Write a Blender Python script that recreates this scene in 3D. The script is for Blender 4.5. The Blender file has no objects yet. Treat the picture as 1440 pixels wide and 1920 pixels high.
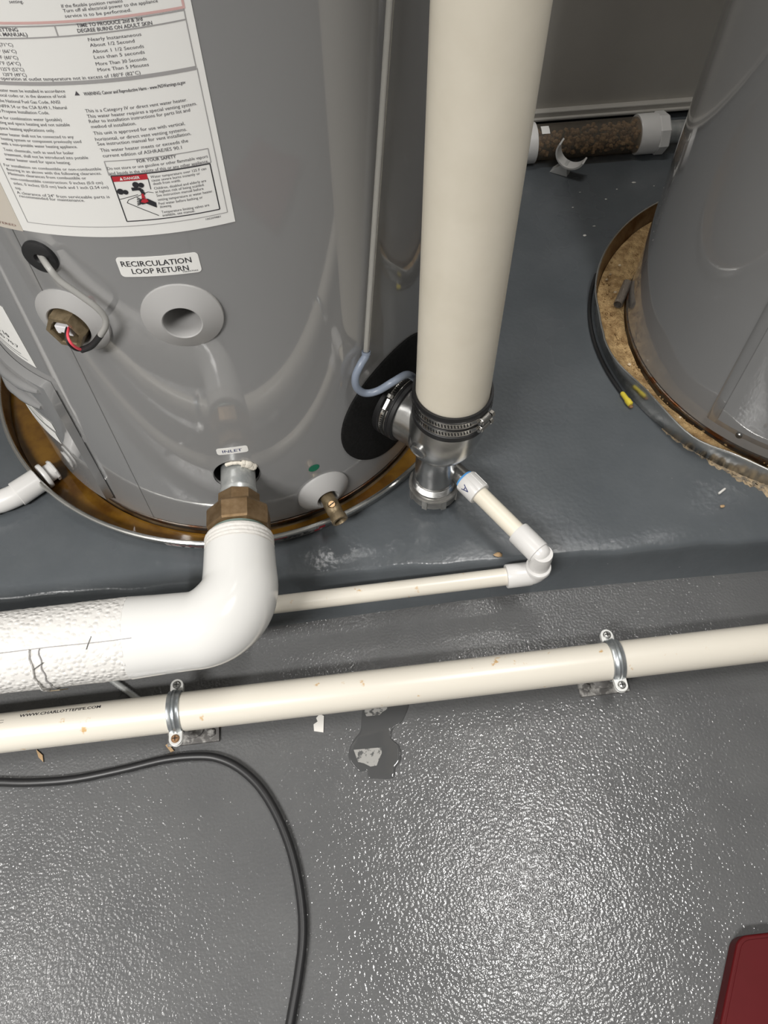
import bpy, math, random
from mathutils import Vector, Matrix
PI = math.pi
def R_(d): return math.radians(d)
random.seed(7)
scn = bpy.context.scene
C = scn.collection

# ------------------------------------------------------------------ camera, world, lights, exposure
CAM_H = 1.25
cam = bpy.data.cameras.new('camera')
cam.sensor_fit = 'VERTICAL'; cam.sensor_height = 24.0; cam.lens = 24.0*1442.0/1920.0
cam.clip_start = 0.02
cam_o = bpy.data.objects.new('camera', cam); C.objects.link(cam_o)
# columns of CV: image right, image down, view direction in world axes (X along the wall, Y to the wall, Z up)
CV = Matrix(((0.9929, -0.1049, 0.0554), (-0.1182, -0.8360, 0.5359), (-0.0099, -0.5387, -0.8425)))
rt = CV.col[0].normalized(); fw = CV.col[2].normalized(); upv = rt.cross(fw).normalized(); rt = fw.cross(upv).normalized()
M = Matrix((rt, upv, -fw)).transposed().to_4x4(); M.translation = (0, 0, CAM_H)
cam_o.matrix_world = M
scn.camera = cam_o

world = bpy.data.worlds.new('world'); scn.world = world; world.use_nodes = True
bg = world.node_tree.nodes.get('Background')
bg.inputs[0].default_value = (0.75, 0.8, 0.85, 1); bg.inputs[1].default_value = 0.15

def area(name, loc, target, sx, sy, watts, col):
    l = bpy.data.lights.new(name, 'AREA'); l.shape = 'RECTANGLE'; l.size = sx; l.size_y = sy
    l.energy = watts; l.color = col
    o = bpy.data.objects.new(name, l); C.objects.link(o); o.location = loc
    d = Vector(target)-Vector(loc)
    o.rotation_euler = d.to_track_quat('-Z', 'Y').to_euler()
    return o
WARM = (1.0, 0.98, 0.95)
area('ceiling_or_added_lamp', (0.66, 0.30, 2.76), (0.66, 0.30, 0), 0.10, 0.8, 22, WARM)
area('ceiling_or_added_lamp', (-1.75, 0.10, 2.76), (-1.75, 0.10, 0), 0.10, 0.8, 12, WARM)
main = area('ceiling_or_added_lamp', (-1.30, -1.20, 2.76), (-1.30, -1.20, 0), 1.2, 0.3, 76, WARM)
main.data.spread = math.radians(122)          # spread narrowed to leave the right tank dimmer; the louvre is made up
area('ceiling_or_added_lamp', (0.25, 1.60, 2.76), (0.25, 1.60, 0), 0.8, 0.10, 10, WARM)  # lamp added to brighten the back wall, set where the floor sheen points

vs = scn.view_settings
vs.view_transform = 'Standard'; vs.look = 'None'; vs.exposure = 0.36; vs.gamma = 1.0; vs.use_curve_mapping = False

# ------------------------------------------------------------------ materials
def nodes_of(name):
    m = bpy.data.materials.new(name); m.use_nodes = True
    nt = m.node_tree; return m, nt, nt.nodes['Principled BSDF']
def coords(nt, scale=None):
    tc = nt.nodes.new('ShaderNodeNewGeometry')
    return tc.outputs['Position']
def noise(nt, vec, scale, detail=3, rough=0.5, sx=None):
    n = nt.nodes.new('ShaderNodeTexNoise'); n.inputs['Scale'].default_value = scale
    n.inputs['Detail'].default_value = detail; n.inputs['Roughness'].default_value = rough
    if sx:
        mp = nt.nodes.new('ShaderNodeMapping'); mp.inputs['Scale'].default_value = sx
        nt.links.new(vec, mp.inputs['Vector']); vec = mp.outputs['Vector']
    nt.links.new(vec, n.inputs['Vector']); return n.outputs['Fac']
def ramp(nt, fac, stops):
    r = nt.nodes.new('ShaderNodeValToRGB'); e = r.color_ramp.elements
    while len(e) < len(stops): e.new(0.5)
    for k, (p, c) in enumerate(stops):
        e[k].position = p; e[k].color = (*c, 1) if len(c) == 3 else c
    nt.links.new(fac, r.inputs['Fac']); return r.outputs['Color']
def mat(name, col, rough=0.5, metal=0.0, spec=0.5, coat=0.0, coat_rough=0.1, var=None, bump=None, ior=None, trans=0.0, rvar=None):
    """var = (scale, colour2, low, high); bump = (scale, strength, distance)"""
    m, nt, p = nodes_of(name)
    p.inputs['Base Color'].default_value = (*col, 1)
    p.inputs['Roughness'].default_value = rough; p.inputs['Metallic'].default_value = metal
    p.inputs['Specular IOR Level'].default_value = spec
    p.inputs['Coat Weight'].default_value = coat; p.inputs['Coat Roughness'].default_value = coat_rough
    if ior: p.inputs['IOR'].default_value = ior
    if trans: p.inputs['Transmission Weight'].default_value = trans
    v = coords(nt)
    if var:
        sc, c2, lo, hi = var
        nt.links.new(ramp(nt, noise(nt, v, sc, 4, 0.6), [(lo, col), (hi, c2)]), p.inputs['Base Color'])
    if rvar:
        sc, r1, r2 = rvar
        nt.links.new(ramp(nt, noise(nt, v, sc, 3), [(0.35, (r1,)*3), (0.65, (r2,)*3)]), p.inputs['Roughness'])
    if bump:
        sc, st, di = bump
        b = nt.nodes.new('ShaderNodeBump'); b.inputs['Strength'].default_value = st; b.inputs['Distance'].default_value = di
        nt.links.new(noise(nt, v, sc, 2), b.inputs['Height'])
        nt.links.new(b.outputs['Normal'], p.inputs['Normal'])
        if coat: nt.links.new(b.outputs['Normal'], p.inputs['Coat Normal'])
    return m

def floor_mat(name, c1, c2, peel, st, r1, r2, big=0.0):
    m, nt, p = nodes_of(name); v = coords(nt)
    col = ramp(nt, noise(nt, v, 7, 5, 0.6), [(0.3, c1), (0.7, c2)])
    # worn pale flecks in the paint
    fl = ramp(nt, noise(nt, v, 130, 2, 0.4), [(0.74, (0, 0, 0)), (0.78, (1, 1, 1))])
    fl2 = ramp(nt, noise(nt, v, 9, 2, 0.5), [(0.58, (0, 0, 0)), (0.7, (0.6, 0.6, 0.6))])
    mul = nt.nodes.new('ShaderNodeMath'); mul.operation = 'MULTIPLY'
    nt.links.new(fl, mul.inputs[0]); nt.links.new(fl2, mul.inputs[1])
    mx = nt.nodes.new('ShaderNodeMix'); mx.data_type = 'RGBA'
    nt.links.new(mul.outputs[0], mx.inputs[0]); nt.links.new(col, mx.inputs[6]); mx.inputs[7].default_value = (0.4, 0.4, 0.39, 1)
    nt.links.new(mx.outputs[2], p.inputs['Base Color'])
    nt.links.new(ramp(nt, noise(nt, v, 5, 3), [(0.35, (r1,)*3), (0.65, (r2,)*3)]), p.inputs['Roughness'])
    p.inputs['Specular IOR Level'].default_value = 0.5
    h1 = noise(nt, v, peel, 1.0, 0.4)
    b = nt.nodes.new('ShaderNodeBump'); b.inputs['Strength'].default_value = st; b.inputs['Distance'].default_value = 0.002
    nt.links.new(h1, b.inputs['Height'])
    b2 = nt.nodes.new('ShaderNodeBump'); b2.inputs['Strength'].default_value = 0.12; b2.inputs['Distance'].default_value = 0.01
    nt.links.new(noise(nt, v, 14, 3, 0.6), b2.inputs['Height']); nt.links.new(b2.outputs['Normal'], b.inputs['Normal'])
    nt.links.new(b.outputs['Normal'], p.inputs['Normal'])
    return m

K = {}
K['floor'] = floor_mat('grey_floor_paint', (0.098, 0.099, 0.101), (0.118, 0.119, 0.12), 230, 0.46, 0.09, 0.15)
K['pad'] = floor_mat('dark_grey_pad_paint', (0.078, 0.087, 0.095), (0.098, 0.107, 0.115), 120, 0.22, 0.14, 0.3)
K['wall'] = mat('back_wall_paint', (0.5, 0.478, 0.438), 0.5, var=(3, (0.44, 0.42, 0.385), 0.35, 0.7), bump=(60, 0.05, 0.002))
K['room'] = mat('room_wall_paint', (0.42, 0.41, 0.39), 0.7)
K['ceiling'] = mat('ceiling_paint', (0.6, 0.6, 0.58), 0.8)
K['dark'] = mat('black_gap', (0.008, 0.008, 0.008), 0.8)
K['jacket'] = mat('grey_jacket_enamel', (0.255, 0.255, 0.255), 0.06, spec=0.5, coat=0.6, coat_rough=0.03, bump=(4, 0.03, 0.01))
K['jacket2'] = K['jacket']
K['escut'] = mat('light_grey_plastic', (0.38, 0.375, 0.37), 0.4)
K['black'] = mat('black_rubber', (0.012, 0.012, 0.013), 0.45)
K['foamblack'] = mat('black_foam_gasket', (0.006, 0.006, 0.006), 0.85, spec=0.2, var=(200, (0.012, 0.012, 0.012), 0.4, 0.7))
K['cream'] = mat('cream_pvc', (0.78, 0.725, 0.61), 0.32, var=(12, (0.72, 0.665, 0.55), 0.4, 0.8))
K['creamdirty'] = mat('stained_cream_pvc', (0.68, 0.64, 0.56), 0.28, var=(38, (0.55, 0.36, 0.17), 0.655, 0.71))
K['whitepvc'] = mat('white_pvc_fitting', (0.68, 0.67, 0.655), 0.28, var=(55, (0.45, 0.42, 0.36), 0.7, 0.85))
K['gloss_white'] = mat('glossy_white_pvc_cover', (0.69, 0.685, 0.665), 0.16, var=(60, (0.6, 0.55, 0.46), 0.76, 0.82))
def canvas():
    m, nt, p = nodes_of('white_canvas_jacket'); p.inputs['Base Color'].default_value = (0.67, 0.655, 0.63, 1); p.inputs['Roughness'].default_value = 0.5
    v = coords(nt); vo = nt.nodes.new('ShaderNodeTexVoronoi'); vo.inputs['Scale'].default_value = 130; vo.inputs['Randomness'].default_value = 0.75
    nt.links.new(v, vo.inputs['Vector'])
    b = nt.nodes.new('ShaderNodeBump'); b.inputs['Strength'].default_value = 0.55; b.inputs['Distance'].default_value = 0.003
    nt.links.new(ramp(nt, vo.outputs['Distance'], [(0.05, (1, 1, 1)), (0.55, (0, 0, 0))]), b.inputs['Height'])
    b2 = nt.nodes.new('ShaderNodeBump'); b2.inputs['Strength'].default_value = 0.3; b2.inputs['Distance'].default_value = 0.006
    nt.links.new(noise(nt, v, 40, 3), b2.inputs['Height']); nt.links.new(b.outputs['Normal'], b2.inputs['Normal'])
    nt.links.new(b2.outputs['Normal'], p.inputs['Normal']); return m
K['canvas'] = canvas()
K['wrap'] = mat('ribbed_end_wrap', (0.66, 0.64, 0.605), 0.6, bump=(220, 0.7, 0.0015))
K['brass'] = mat('aged_brass', (0.30, 0.205, 0.115), 0.38, metal=0.75, var=(70, (0.2, 0.125, 0.06), 0.35, 0.7), bump=(120, 0.12, 0.002))
K['brassdull'] = mat('dull_brass', (0.27, 0.21, 0.13), 0.42, metal=0.6, var=(90, (0.13, 0.095, 0.05), 0.4, 0.75), bump=(160, 0.1, 0.002))
K['galv'] = mat('galvanized_steel', (0.55, 0.56, 0.55), 0.36, metal=0.65, var=(50, (0.4, 0.42, 0.42), 0.4, 0.65))
K['zinc'] = mat('zinc_strap', (0.42, 0.45, 0.47), 0.34, metal=0.85, var=(60, (0.6, 0.62, 0.62), 0.45, 0.7))
K['zincflat'] = mat('bright_zinc', (0.68, 0.68, 0.66), 0.42, metal=0.5)
K['flange'] = mat('weathered_cast_flange', (0.13, 0.125, 0.12), 0.6, metal=0.3, var=(70, (0.4, 0.39, 0.37), 0.5, 0.66), bump=(120, 0.3, 0.002))
K['screw'] = mat('steel_screw', (0.36, 0.36, 0.35), 0.3, metal=0.9)
K['rustscrew'] = mat('rusty_screw', (0.25, 0.14, 0.07), 0.6, metal=0.4)
K['alu'] = mat('cast_aluminium', (0.50, 0.50, 0.49), 0.27, metal=0.95, var=(22, (0.36, 0.36, 0.355), 0.35, 0.7), bump=(130, 0.10, 0.002))
K['steel'] = mat('stainless_clamp', (0.55, 0.54, 0.52), 0.22, metal=1.0)
K['pansteel'] = mat('aluminium_pan', (0.62, 0.62, 0.6), 0.24, metal=0.95, rvar=(9, 0.16, 0.34))
K['panrust'] = mat('stained_pan_inside', (0.30, 0.22, 0.13), 0.3, metal=0.6, var=(14, (0.12, 0.06, 0.02), 0.35, 0.65))
K['skirt'] = mat('rusty_skirt', (0.16, 0.14, 0.12), 0.28, metal=0.8, var=(30, (0.16, 0.06, 0.02), 0.45, 0.62))
K['rustwater'] = mat('rusty_water', (0.17, 0.085, 0.012), 0.07, spec=0.5, var=(16, (0.075, 0.032, 0.006), 0.35, 0.66), bump=(25, 0.06, 0.004))
K['grit'] = mat('sandy_grit', (0.5, 0.34, 0.16), 0.85, var=(60, (0.25, 0.15, 0.06), 0.35, 0.65), bump=(260, 0.9, 0.006))
K['pebble'] = mat('pale_pebble', (0.72, 0.6, 0.42), 0.7, var=(60, (0.3, 0.22, 0.13), 0.4, 0.6))
K['stone'] = mat('limestone_chip', (0.6, 0.46, 0.3), 0.7, var=(60, (0.33, 0.22, 0.12), 0.4, 0.65))
K['paper'] = mat('white_label_vinyl', (0.84, 0.835, 0.81), 0.45, spec=0.3)
K['beige'] = mat('beige_label_vinyl', (0.6, 0.55, 0.48), 0.45, spec=0.3)
K['ink'] = mat('dark_grey_ink', (0.085, 0.08, 0.09), 0.6)
K['inkblack'] = mat('black_ink', (0.02, 0.02, 0.025), 0.55)
K['inkline'] = mat('grey_line_ink', (0.36, 0.35, 0.35), 0.6)
K['inkred'] = mat('pale_red_ink', (0.66, 0.42, 0.4), 0.6)
K['red'] = mat('red_ink', (0.5, 0.02, 0.035), 0.5)
K['inkblue'] = mat('navy_ink', (0.02, 0.03, 0.13), 0.5)
K['green'] = mat('green_sticker', (0.0, 0.14, 0.075), 0.5)
K['cable'] = mat('black_cable_sheath', (0.014, 0.014, 0.015), 0.42)
K['greycable'] = mat('light_grey_cable', (0.33, 0.325, 0.31), 0.35)
K['pink'] = mat('pink_wire', (0.75, 0.08, 0.11), 0.4)
K['connector'] = mat('white_connector', (0.75, 0.74, 0.76), 0.4)
K['hose'] = mat('blue_grey_hose', (0.21, 0.245, 0.31), 0.35)
K['cleartube'] = mat('clear_acrylic_tube', (0.62, 0.61, 0.57), 0.12, trans=0.55, ior=1.2)
K['blue'] = mat('blue_thread_seal', (0.09, 0.32, 0.68), 0.5)
K['redplastic'] = mat('red_plastic', (0.075, 0.0008, 0.002), 0.55, spec=0.25, var=(20, (0.08, 0.0012, 0.003), 0.4, 0.7))
K['wood'] = mat('wood_splinter', (0.42, 0.28, 0.15), 0.7)
K['chip'] = mat('pale_paint_chip', (0.7, 0.68, 0.64), 0.6)
K['yellow'] = mat('yellow_plastic', (0.62, 0.5, 0.05), 0.45)
K['mortar'] = mat('tan_mortar', (0.42, 0.32, 0.2), 0.9, var=(90, (0.2, 0.17, 0.13), 0.4, 0.6), bump=(150, 0.8, 0.004))
K['foam'] = mat('pale_foam_insulation', (0.66, 0.62, 0.54), 0.7, bump=(180, 0.5, 0.003))
K['mesh'] = mat('woven_metal_mesh', (0.3, 0.26, 0.22), 0.4, metal=0.7, bump=(900, 1.0, 0.002))
K['bracket'] = mat('grey_metal_bracket', (0.65, 0.65, 0.64), 0.4, metal=0.3)
def smoked():
    m, nt, p = nodes_of('smoky_clear_tube')
    p.inputs['Base Color'].default_value = (0.2, 0.175, 0.145, 1); p.inputs['Roughness'].default_value = 0.25
    t = nt.nodes.new('ShaderNodeBsdfTransparent'); t.inputs[0].default_value = (0.78, 0.7, 0.6, 1)
    mx = nt.nodes.new('ShaderNodeMixShader'); mx.inputs[0].default_value = 0.38
    out = nt.nodes['Material Output']
    nt.links.new(t.outputs[0], mx.inputs[1]); nt.links.new(p.outputs[0], mx.inputs[2]); nt.links.new(mx.outputs[0], out.inputs['Surface'])
    return m
K['smoked'] = smoked()
K['water'] = mat('wet_film', (0.07, 0.071, 0.072), 0.03, spec=0.5)
K['blotch'] = mat('pale_grey_patch', (0.32, 0.315, 0.3), 0.25, var=(110, (0.09, 0.09, 0.09), 0.53, 0.6))  # pale grey with darker speckles, for the patches on the puddle

# ------------------------------------------------------------------ mesh helpers
def frame(a):
    a = Vector(a).normalized()
    t = Vector((0, 0, 1)) if abs(a.z) < 0.9 else Vector((1, 0, 0))
    e1 = t.cross(a).normalized(); e2 = a.cross(e1).normalized()
    return e1, e2, a
class B:
    def __init__(s): s.v = []; s.f = []; s.n = None
    def add(s, v, f):
        o = len(s.v); s.v += [Vector(x) for x in v]; s.f += [tuple(i+o for i in q) for q in f]; return s
    def box(s, c, size, ax=None):
        ax = ax or (Vector((1,0,0)), Vector((0,1,0)), Vector((0,0,1)))
        c = Vector(c); h = [k/2 for k in size]
        v = [c+ax[0]*h[0]*i+ax[1]*h[1]*j+ax[2]*h[2]*k for i in (-1,1) for j in (-1,1) for k in (-1,1)]
        return s.add(v, [(0,1,3,2),(4,6,7,5),(0,4,5,1),(2,3,7,6),(0,2,6,4),(1,5,7,3)])
    def lathe(s, prof, org, axis, seg=48, close=True, offs=None, poly=False, phase=0.0):
        """prof = [(r, h)] along axis; closed with end discs when close"""
        e1, e2, a = frame(axis); org = Vector(org); v = []; f = []
        for k, (r, h) in enumerate(prof):
            c = org+a*h
            if offs: c = c+Vector(offs[k])
            for i in range(seg):
                t = 2*PI*i/seg+phase; v.append(c+e1*r*math.cos(t)+e2*r*math.sin(t))
        for k in range(len(prof)-1):
            for i in range(seg):
                j = (i+1) % seg; f.append((k*seg+i, k*seg+j, (k+1)*seg+j, (k+1)*seg+i))
        if close:
            f.append(tuple(reversed(range(seg)))); b = (len(prof)-1)*seg; f.append(tuple(b+i for i in range(seg)))
        return s.add(v, f)
    def tube(s, path, r, seg=16, cap=True, radii=None):
        P = [Vector(p) for p in path]; v = []; f = []; n = len(P)
        d0 = (P[1]-P[0]).normalized(); e1, e2, _ = frame(d0)
        for k in range(n):
            d = (P[min(k+1, n-1)]-P[max(k-1, 0)]).normalized()
            e1 = (e1-d*e1.dot(d)).normalized(); e2 = d.cross(e1)
            rr = radii[k] if radii else r
            for i in range(seg):
                t = 2*PI*i/seg; v.append(P[k]+e1*rr*math.cos(t)+e2*rr*math.sin(t))
        for k in range(n-1):
            for i in range(seg):
                j = (i+1) % seg; f.append((k*seg+i, k*seg+j, (k+1)*seg+j, (k+1)*seg+i))
        if cap:
            f.append(tuple(reversed(range(seg)))); f.append(tuple((n-1)*seg+i for i in range(seg)))
        return s.add(v, f)
    def prism(s, poly, org, e1, e2, a, h):
        n = len(poly); org = Vector(org); e1 = Vector(e1); e2 = Vector(e2); a = Vector(a)
        v = [org+e1*x+e2*y for x, y in poly]+[org+e1*x+e2*y+a*h for x, y in poly]
        f = [tuple(reversed(range(n))), tuple(range(n, 2*n))]+[(i, (i+1) % n, n+(i+1) % n, n+i) for i in range(n)]
        return s.add(v, f)
    def ball(s, c, r, seg=10, rings=6, sc=(1,1,1), jit=0):
        c = Vector(c); v = [c+Vector((0,0,r*sc[2]))]; f = []
        for k in range(1, rings):
            ph = PI*k/rings
            for i in range(seg):
                t = 2*PI*i/seg; q = r*(1+random.uniform(-jit, jit))
                v.append(c+Vector((q*sc[0]*math.sin(ph)*math.cos(t), q*sc[1]*math.sin(ph)*math.sin(t), q*sc[2]*math.cos(ph))))
        v.append(c-Vector((0,0,r*sc[2]))); L = len(v)-1
        for i in range(seg):
            j = (i+1) % seg; f.append((0, 1+i, 1+j)); f.append((L, L-seg+j, L-seg+i))
            for k in range(rings-2):
                a = 1+k*seg; f.append((a+i, a+seg+i, a+seg+j, a+j))
        return s.add(v, f)
ORG = {}
def obj(name, b, m, parent=None, angle=35, normals=None, bevel=0.0, flat=False, origin=None):
    vs_ = b.v
    lo = Vector((min(v[i] for v in vs_) for i in range(3))); hi = Vector((max(v[i] for v in vs_) for i in range(3)))
    o0 = Vector(origin) if origin else Vector(((lo.x+hi.x)/2, (lo.y+hi.y)/2, lo.z))
    me = bpy.data.meshes.new(name)
    me.from_pydata([v-o0 for v in vs_], [], b.f); me.update()
    if not flat:
        me.shade_smooth()
        if normals: me.normals_split_custom_set_from_vertices([tuple(n) for n in normals])
        else: me.set_sharp_from_angle(angle=R_(angle))
    me.materials.append(K[m] if isinstance(m, str) else m)
    o = bpy.data.objects.new(name, me); C.objects.link(o)
    ORG[o.name] = o0
    if parent: o.parent = parent; o.location = o0-ORG[parent.name]
    else: o.location = o0
    if bevel:
        bv = o.modifiers.new('edge', 'BEVEL'); bv.width = bevel; bv.segments = 3; bv.limit_method = 'ANGLE'; bv.angle_limit = R_(40)
        bv.harden_normals = False
    return o
def thing(name, label, cat, loc, group=None):
    o = bpy.data.objects.new(name, None); C.objects.link(o); o.empty_display_size = 0.05
    o.location = loc; ORG[o.name] = Vector(loc); return tag(o, label, cat, group)
def tag(o, label=None, cat=None, group=None, kind=None):
    if label: o['label'] = label
    if cat: o['category'] = cat
    if group: o['group'] = group
    if kind: o['kind'] = kind
    return o
def arc(c, r, a0, a1, n, e1, e2):
    c = Vector(c); e1 = Vector(e1); e2 = Vector(e2)
    return [c+e1*r*math.cos(R_(a0+(a1-a0)*k/n))+e2*r*math.sin(R_(a0+(a1-a0)*k/n)) for k in range(n+1)]
def smooth_path(P, sub=6):
    P = [Vector(p) for p in P]; out = []
    for i in range(len(P)-1):
        p0 = P[max(i-1, 0)]; p1 = P[i]; p2 = P[i+1]; p3 = P[min(i+2, len(P)-1)]
        for k in range(sub):
            t = k/sub
            out.append(0.5*((2*p1)+(p2-p0)*t+(2*p0-5*p1+4*p2-p3)*t*t+(3*p1-p0-3*p2+p3)*t**3))
    out.append(P[-1]); return out

# text as flat glyph outlines, laid on a surface by a mapping function
_tc = {}
def glyphs(body, bold=0.0):
    key = (body, bold)
    if key not in _tc:
        c = bpy.data.curves.new('print', 'FONT'); c.body = body; c.size = 1; c.resolution_u = 2; c.offset = bold
        o = bpy.data.objects.new('print', c); me = bpy.data.meshes.new_from_object(o)
        _tc[key] = ([(v.co.x, v.co.y) for v in me.vertices], [tuple(p.vertices) for p in me.polygons])
        bpy.data.objects.remove(o); bpy.data.curves.remove(c); bpy.data.meshes.remove(me)
    return _tc[key]
def put_text(b, body, fn, u0, u1, v0, cap, bold=0.0, aspect=None):
    """glyphs spanning u0..u1 on baseline v0; u0 None = right-aligned at u1 with natural width times aspect"""
    v, f = glyphs(body, bold); x0 = min(p[0] for p in v); x1 = max(p[0] for p in v)
    sy = cap/0.70
    sx = sy*aspect if u0 is None else (u1-u0)/(x1-x0)
    if u0 is None: u0 = u1-(x1-x0)*sx
    b.add([fn(u0+(p[0]-x0)*sx, v0+p[1]*sy) for p in v], f); return u0

# ------------------------------------------------------------------ the setting
PAD = 0.085
b = B(); b.box((0.2, -0.75, -0.05), (4.8, 5.5, 0.1)); tag(obj('floor', b, 'floor', flat=True), kind='structure')
# raised equipment pad with a rounded, hand-trowelled front edge
b = B(); nx = 160; prof = [(0.004, 0.0), (0.0, 0.02), (-0.002, 0.066), (0.0005, 0.077), (0.004, 0.0825), (0.010, PAD), (0.06, PAD), (1.33, PAD)]
vv = []; ff = []
for i in range(nx+1):
    x = -2.2+4.8*i/nx; y0 = 0.6245-0.0328*x-0.022*max(0, 0.15-abs(x-0.35))*0
    w = 0.0022*math.sin(x*23.0)+0.0016*math.sin(x*61+1.3)
    for k, (dy, z) in enumerate(prof):
        base = 0.585+0.006*math.sin(x*5)
        yy = y0+dy+w
        if k == 0: yy = min(base, y0)
        if k == 1: yy = 0.5*(min(base, y0)+y0)+dy
        if k == 7: yy = 1.99
        vv.append((x, yy, z+(0.0008*math.sin(x*37+k) if 2 < k < 6 else 0)))
n = len(prof)
for i in range(nx):
    for k in range(n-1): ff.append((i*n+k, (i+1)*n+k, (i+1)*n+k+1, i*n+k+1))
b.add(vv, ff); tag(obj('floor_pad', b, 'pad', angle=80), 'dark grey painted concrete pad under the tanks', kind='structure')
b = B(); b.box((0.2, 1.945, 1.455), (4.8, 0.08, 2.69)); wall = tag(obj('wall_back', b, 'wall', flat=True), kind='structure')
b = B(); b.box((0.2, 1.896, 0.113), (4.8, 0.02, 0.022)); b.box((0.2, 1.884, 0.106), (4.8, 0.010, 0.008))
tag(obj('trim_1', b, 'wall', bevel=0.003, flat=True), kind='structure')
b = B(); b.box((0.2, 1.96, 0.05), (4.8, 0.06, 0.1)); tag(obj('gap_shade_back', b, 'dark', flat=True), kind='structure')  # near-black block paints in the dark of the gap under the wall
b = B(); b.box((0.2, -3.54, 1.4), (4.8, 0.08, 2.8)); tag(obj('wall_front', b, 'room', flat=True), kind='structure')
b = B(); b.box((-2.24, -0.75, 1.4), (0.08, 5.5, 2.8)); tag(obj('wall_left', b, 'room', flat=True), kind='structure')
b = B(); b.box((2.64, -0.75, 1.4), (0.08, 5.5, 2.8)); tag(obj('wall_right', b, 'room', flat=True), kind='structure')
b = B(); b.box((0.2, -0.75, 2.85), (4.9, 5.6, 0.1)); tag(obj('ceiling', b, 'ceiling', flat=True), kind='structure')

# ------------------------------------------------------------------ water heaters
TR = 0.379
class Cyl:
    def __init__(s, cx, cy): s.cx = cx; s.cy = cy
    def p(s, ang, z, off=0.0):
        t = R_(ang); r = TR+off; return Vector((s.cx+r*math.cos(t), s.cy+r*math.sin(t), z))
    def n(s, ang): return Vector((math.cos(R_(ang)), math.sin(R_(ang)), 0))
    def t(s, ang): return Vector((-math.sin(R_(ang)), math.cos(R_(ang)), 0))
T1 = Cyl(-0.163, 1.103); T2 = Cyl(1.008, 1.06)
DEG = TR*PI/180
def jacket(cy, z0, z1, holes, parent):
    """painted steel shell with true round openings; holes = [(ang, z, r)]"""
    us = sorted(set([-180+2*i for i in range(181)]+[round(a+s*r*1.5/DEG, 4) for a, z, r in holes for s in (-1, 1)]))
    zs = sorted(set([z0, z0+0.004]+[z0+(z1-z0)*i/30 for i in range(31)]+[z+s*r*1.5 for a, z, r in holes for s in (-1, 1)]))
    b = B(); N = []
    def addp(u, z, off=0.0): b.v.append(cy.p(u, z, off)); N.append(cy.n(u)); return len(b.v)-1
    idx = {(i, k): addp(u, z, -0.002 if z == z0 else 0.0) for i, u in enumerate(us) for k, z in enumerate(zs)}
    for i in range(len(us)-1):
        for k in range(len(zs)-1):
            um = (us[i]+us[i+1])/2; zm = (zs[k]+zs[k+1])/2
            if any(abs(um-a)*DEG < r*1.5 and abs(zm-z) < r*1.5 for a, z, r in holes): continue
            if um > 180: continue
            b.f.append((idx[i, k], idx[i+1, k], idx[i+1, k+1], idx[i, k+1]))
    for a, z, r in holes:
        S = 48; q = []
        for s in range(S):
            t = 2*PI*s/S; c, sn = math.cos(t), math.sin(t); m = max(abs(c), abs(sn))
            row = []
            for w in (0, 0.33, 0.66, 1):
                du = r*c*(1-w)+r*1.5*c/m*w; dz = r*sn*(1-w)+r*1.5*sn/m*w
                row.append(addp(a+du/DEG, z+dz))
            row.insert(0, addp(a+r*c/DEG, z+r*sn, -0.004))
            q.append(row)
        for s in range(S):
            p, p2 = q[s], q[(s+1) % S]
            for k in range(4): b.f.append((p[k], p[k+1], p2[k+1], p2[k]))
    # domed lid
    top = []; S = 72
    o = len(b.v)
    rings = [(TR, z1), (TR-0.01, z1+0.012), (TR*0.6, z1+0.03), (0.02, z1+0.04)]
    for r, z in rings:
        for s in range(S):
            t = 2*PI*s/S; b.v.append(Vector((cy.cx+r*math.cos(t), cy.cy+r*math.sin(t), z))); N.append(Vector((0, 0, 1)))
    for k in range(3):
        for s in range(S):
            j = (s+1) % S; b.f.append((o+k*S+s, o+k*S+j, o+(k+1)*S+j, o+(k+1)*S+s))
    return obj('jacket', b, 'jacket', parent, normals=N, origin=(cy.cx, cy.cy, z0))
def patch(cy, a0, a1, z0, z1, off, corner=0.0, na=None, th=0.0004, shear=0.0):
    """thin rounded sheet lying on the shell"""
    W = (a1-a0)*DEG; Hh = z1-z0; c = max(corner, 1e-4); pts = []
    nn = na or max(2, int((a1-a0)/1.5))
    for (x, y, s) in ((W-c, c, -90), (W-c, Hh-c, 0), (c, Hh-c, 90), (c, c, 180)):
        for k in range(5):
            t = R_(s+90*k/4); pts.append((x+c*math.cos(t), y+c*math.sin(t)))
    b = B()
    # columns across the width so that the sheet follows the curve
    xs = sorted(set([round(p[0], 6) for p in pts]+[W*i/nn for i in range(nn+1)]))
    def yr(x):
        if x < c: d = c-math.sqrt(max(0, c*c-(c-x)**2))
        elif x > W-c: d = c-math.sqrt(max(0, c*c-(x-W+c)**2))
        else: d = 0
        return d, Hh-d
    v = []; f = []
    for x in xs:
        lo, hi = yr(x); sh = shear*(a0+x/DEG+90); lo += sh; hi += sh
        v += [cy.p(a0+x/DEG, z0+lo, off+th), cy.p(a0+x/DEG, z0+hi, off+th), cy.p(a0+x/DEG, z0+lo, off), cy.p(a0+x/DEG, z0+hi, off)]
    for i in range(len(xs)-1):
        p = 4*i; f += [(p, p+4, p+5, p+1), (p+2, p, p+1, p+3)] if i == 0 else [(p, p+4, p+5, p+1)]
        f += [(p+2, p+6, p+4, p), (p+1, p+5, p+7, p+3)]
    p = 4*(len(xs)-1); f.append((p, p+2, p+3, p+1))
    b.add(v, f); return b
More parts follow.
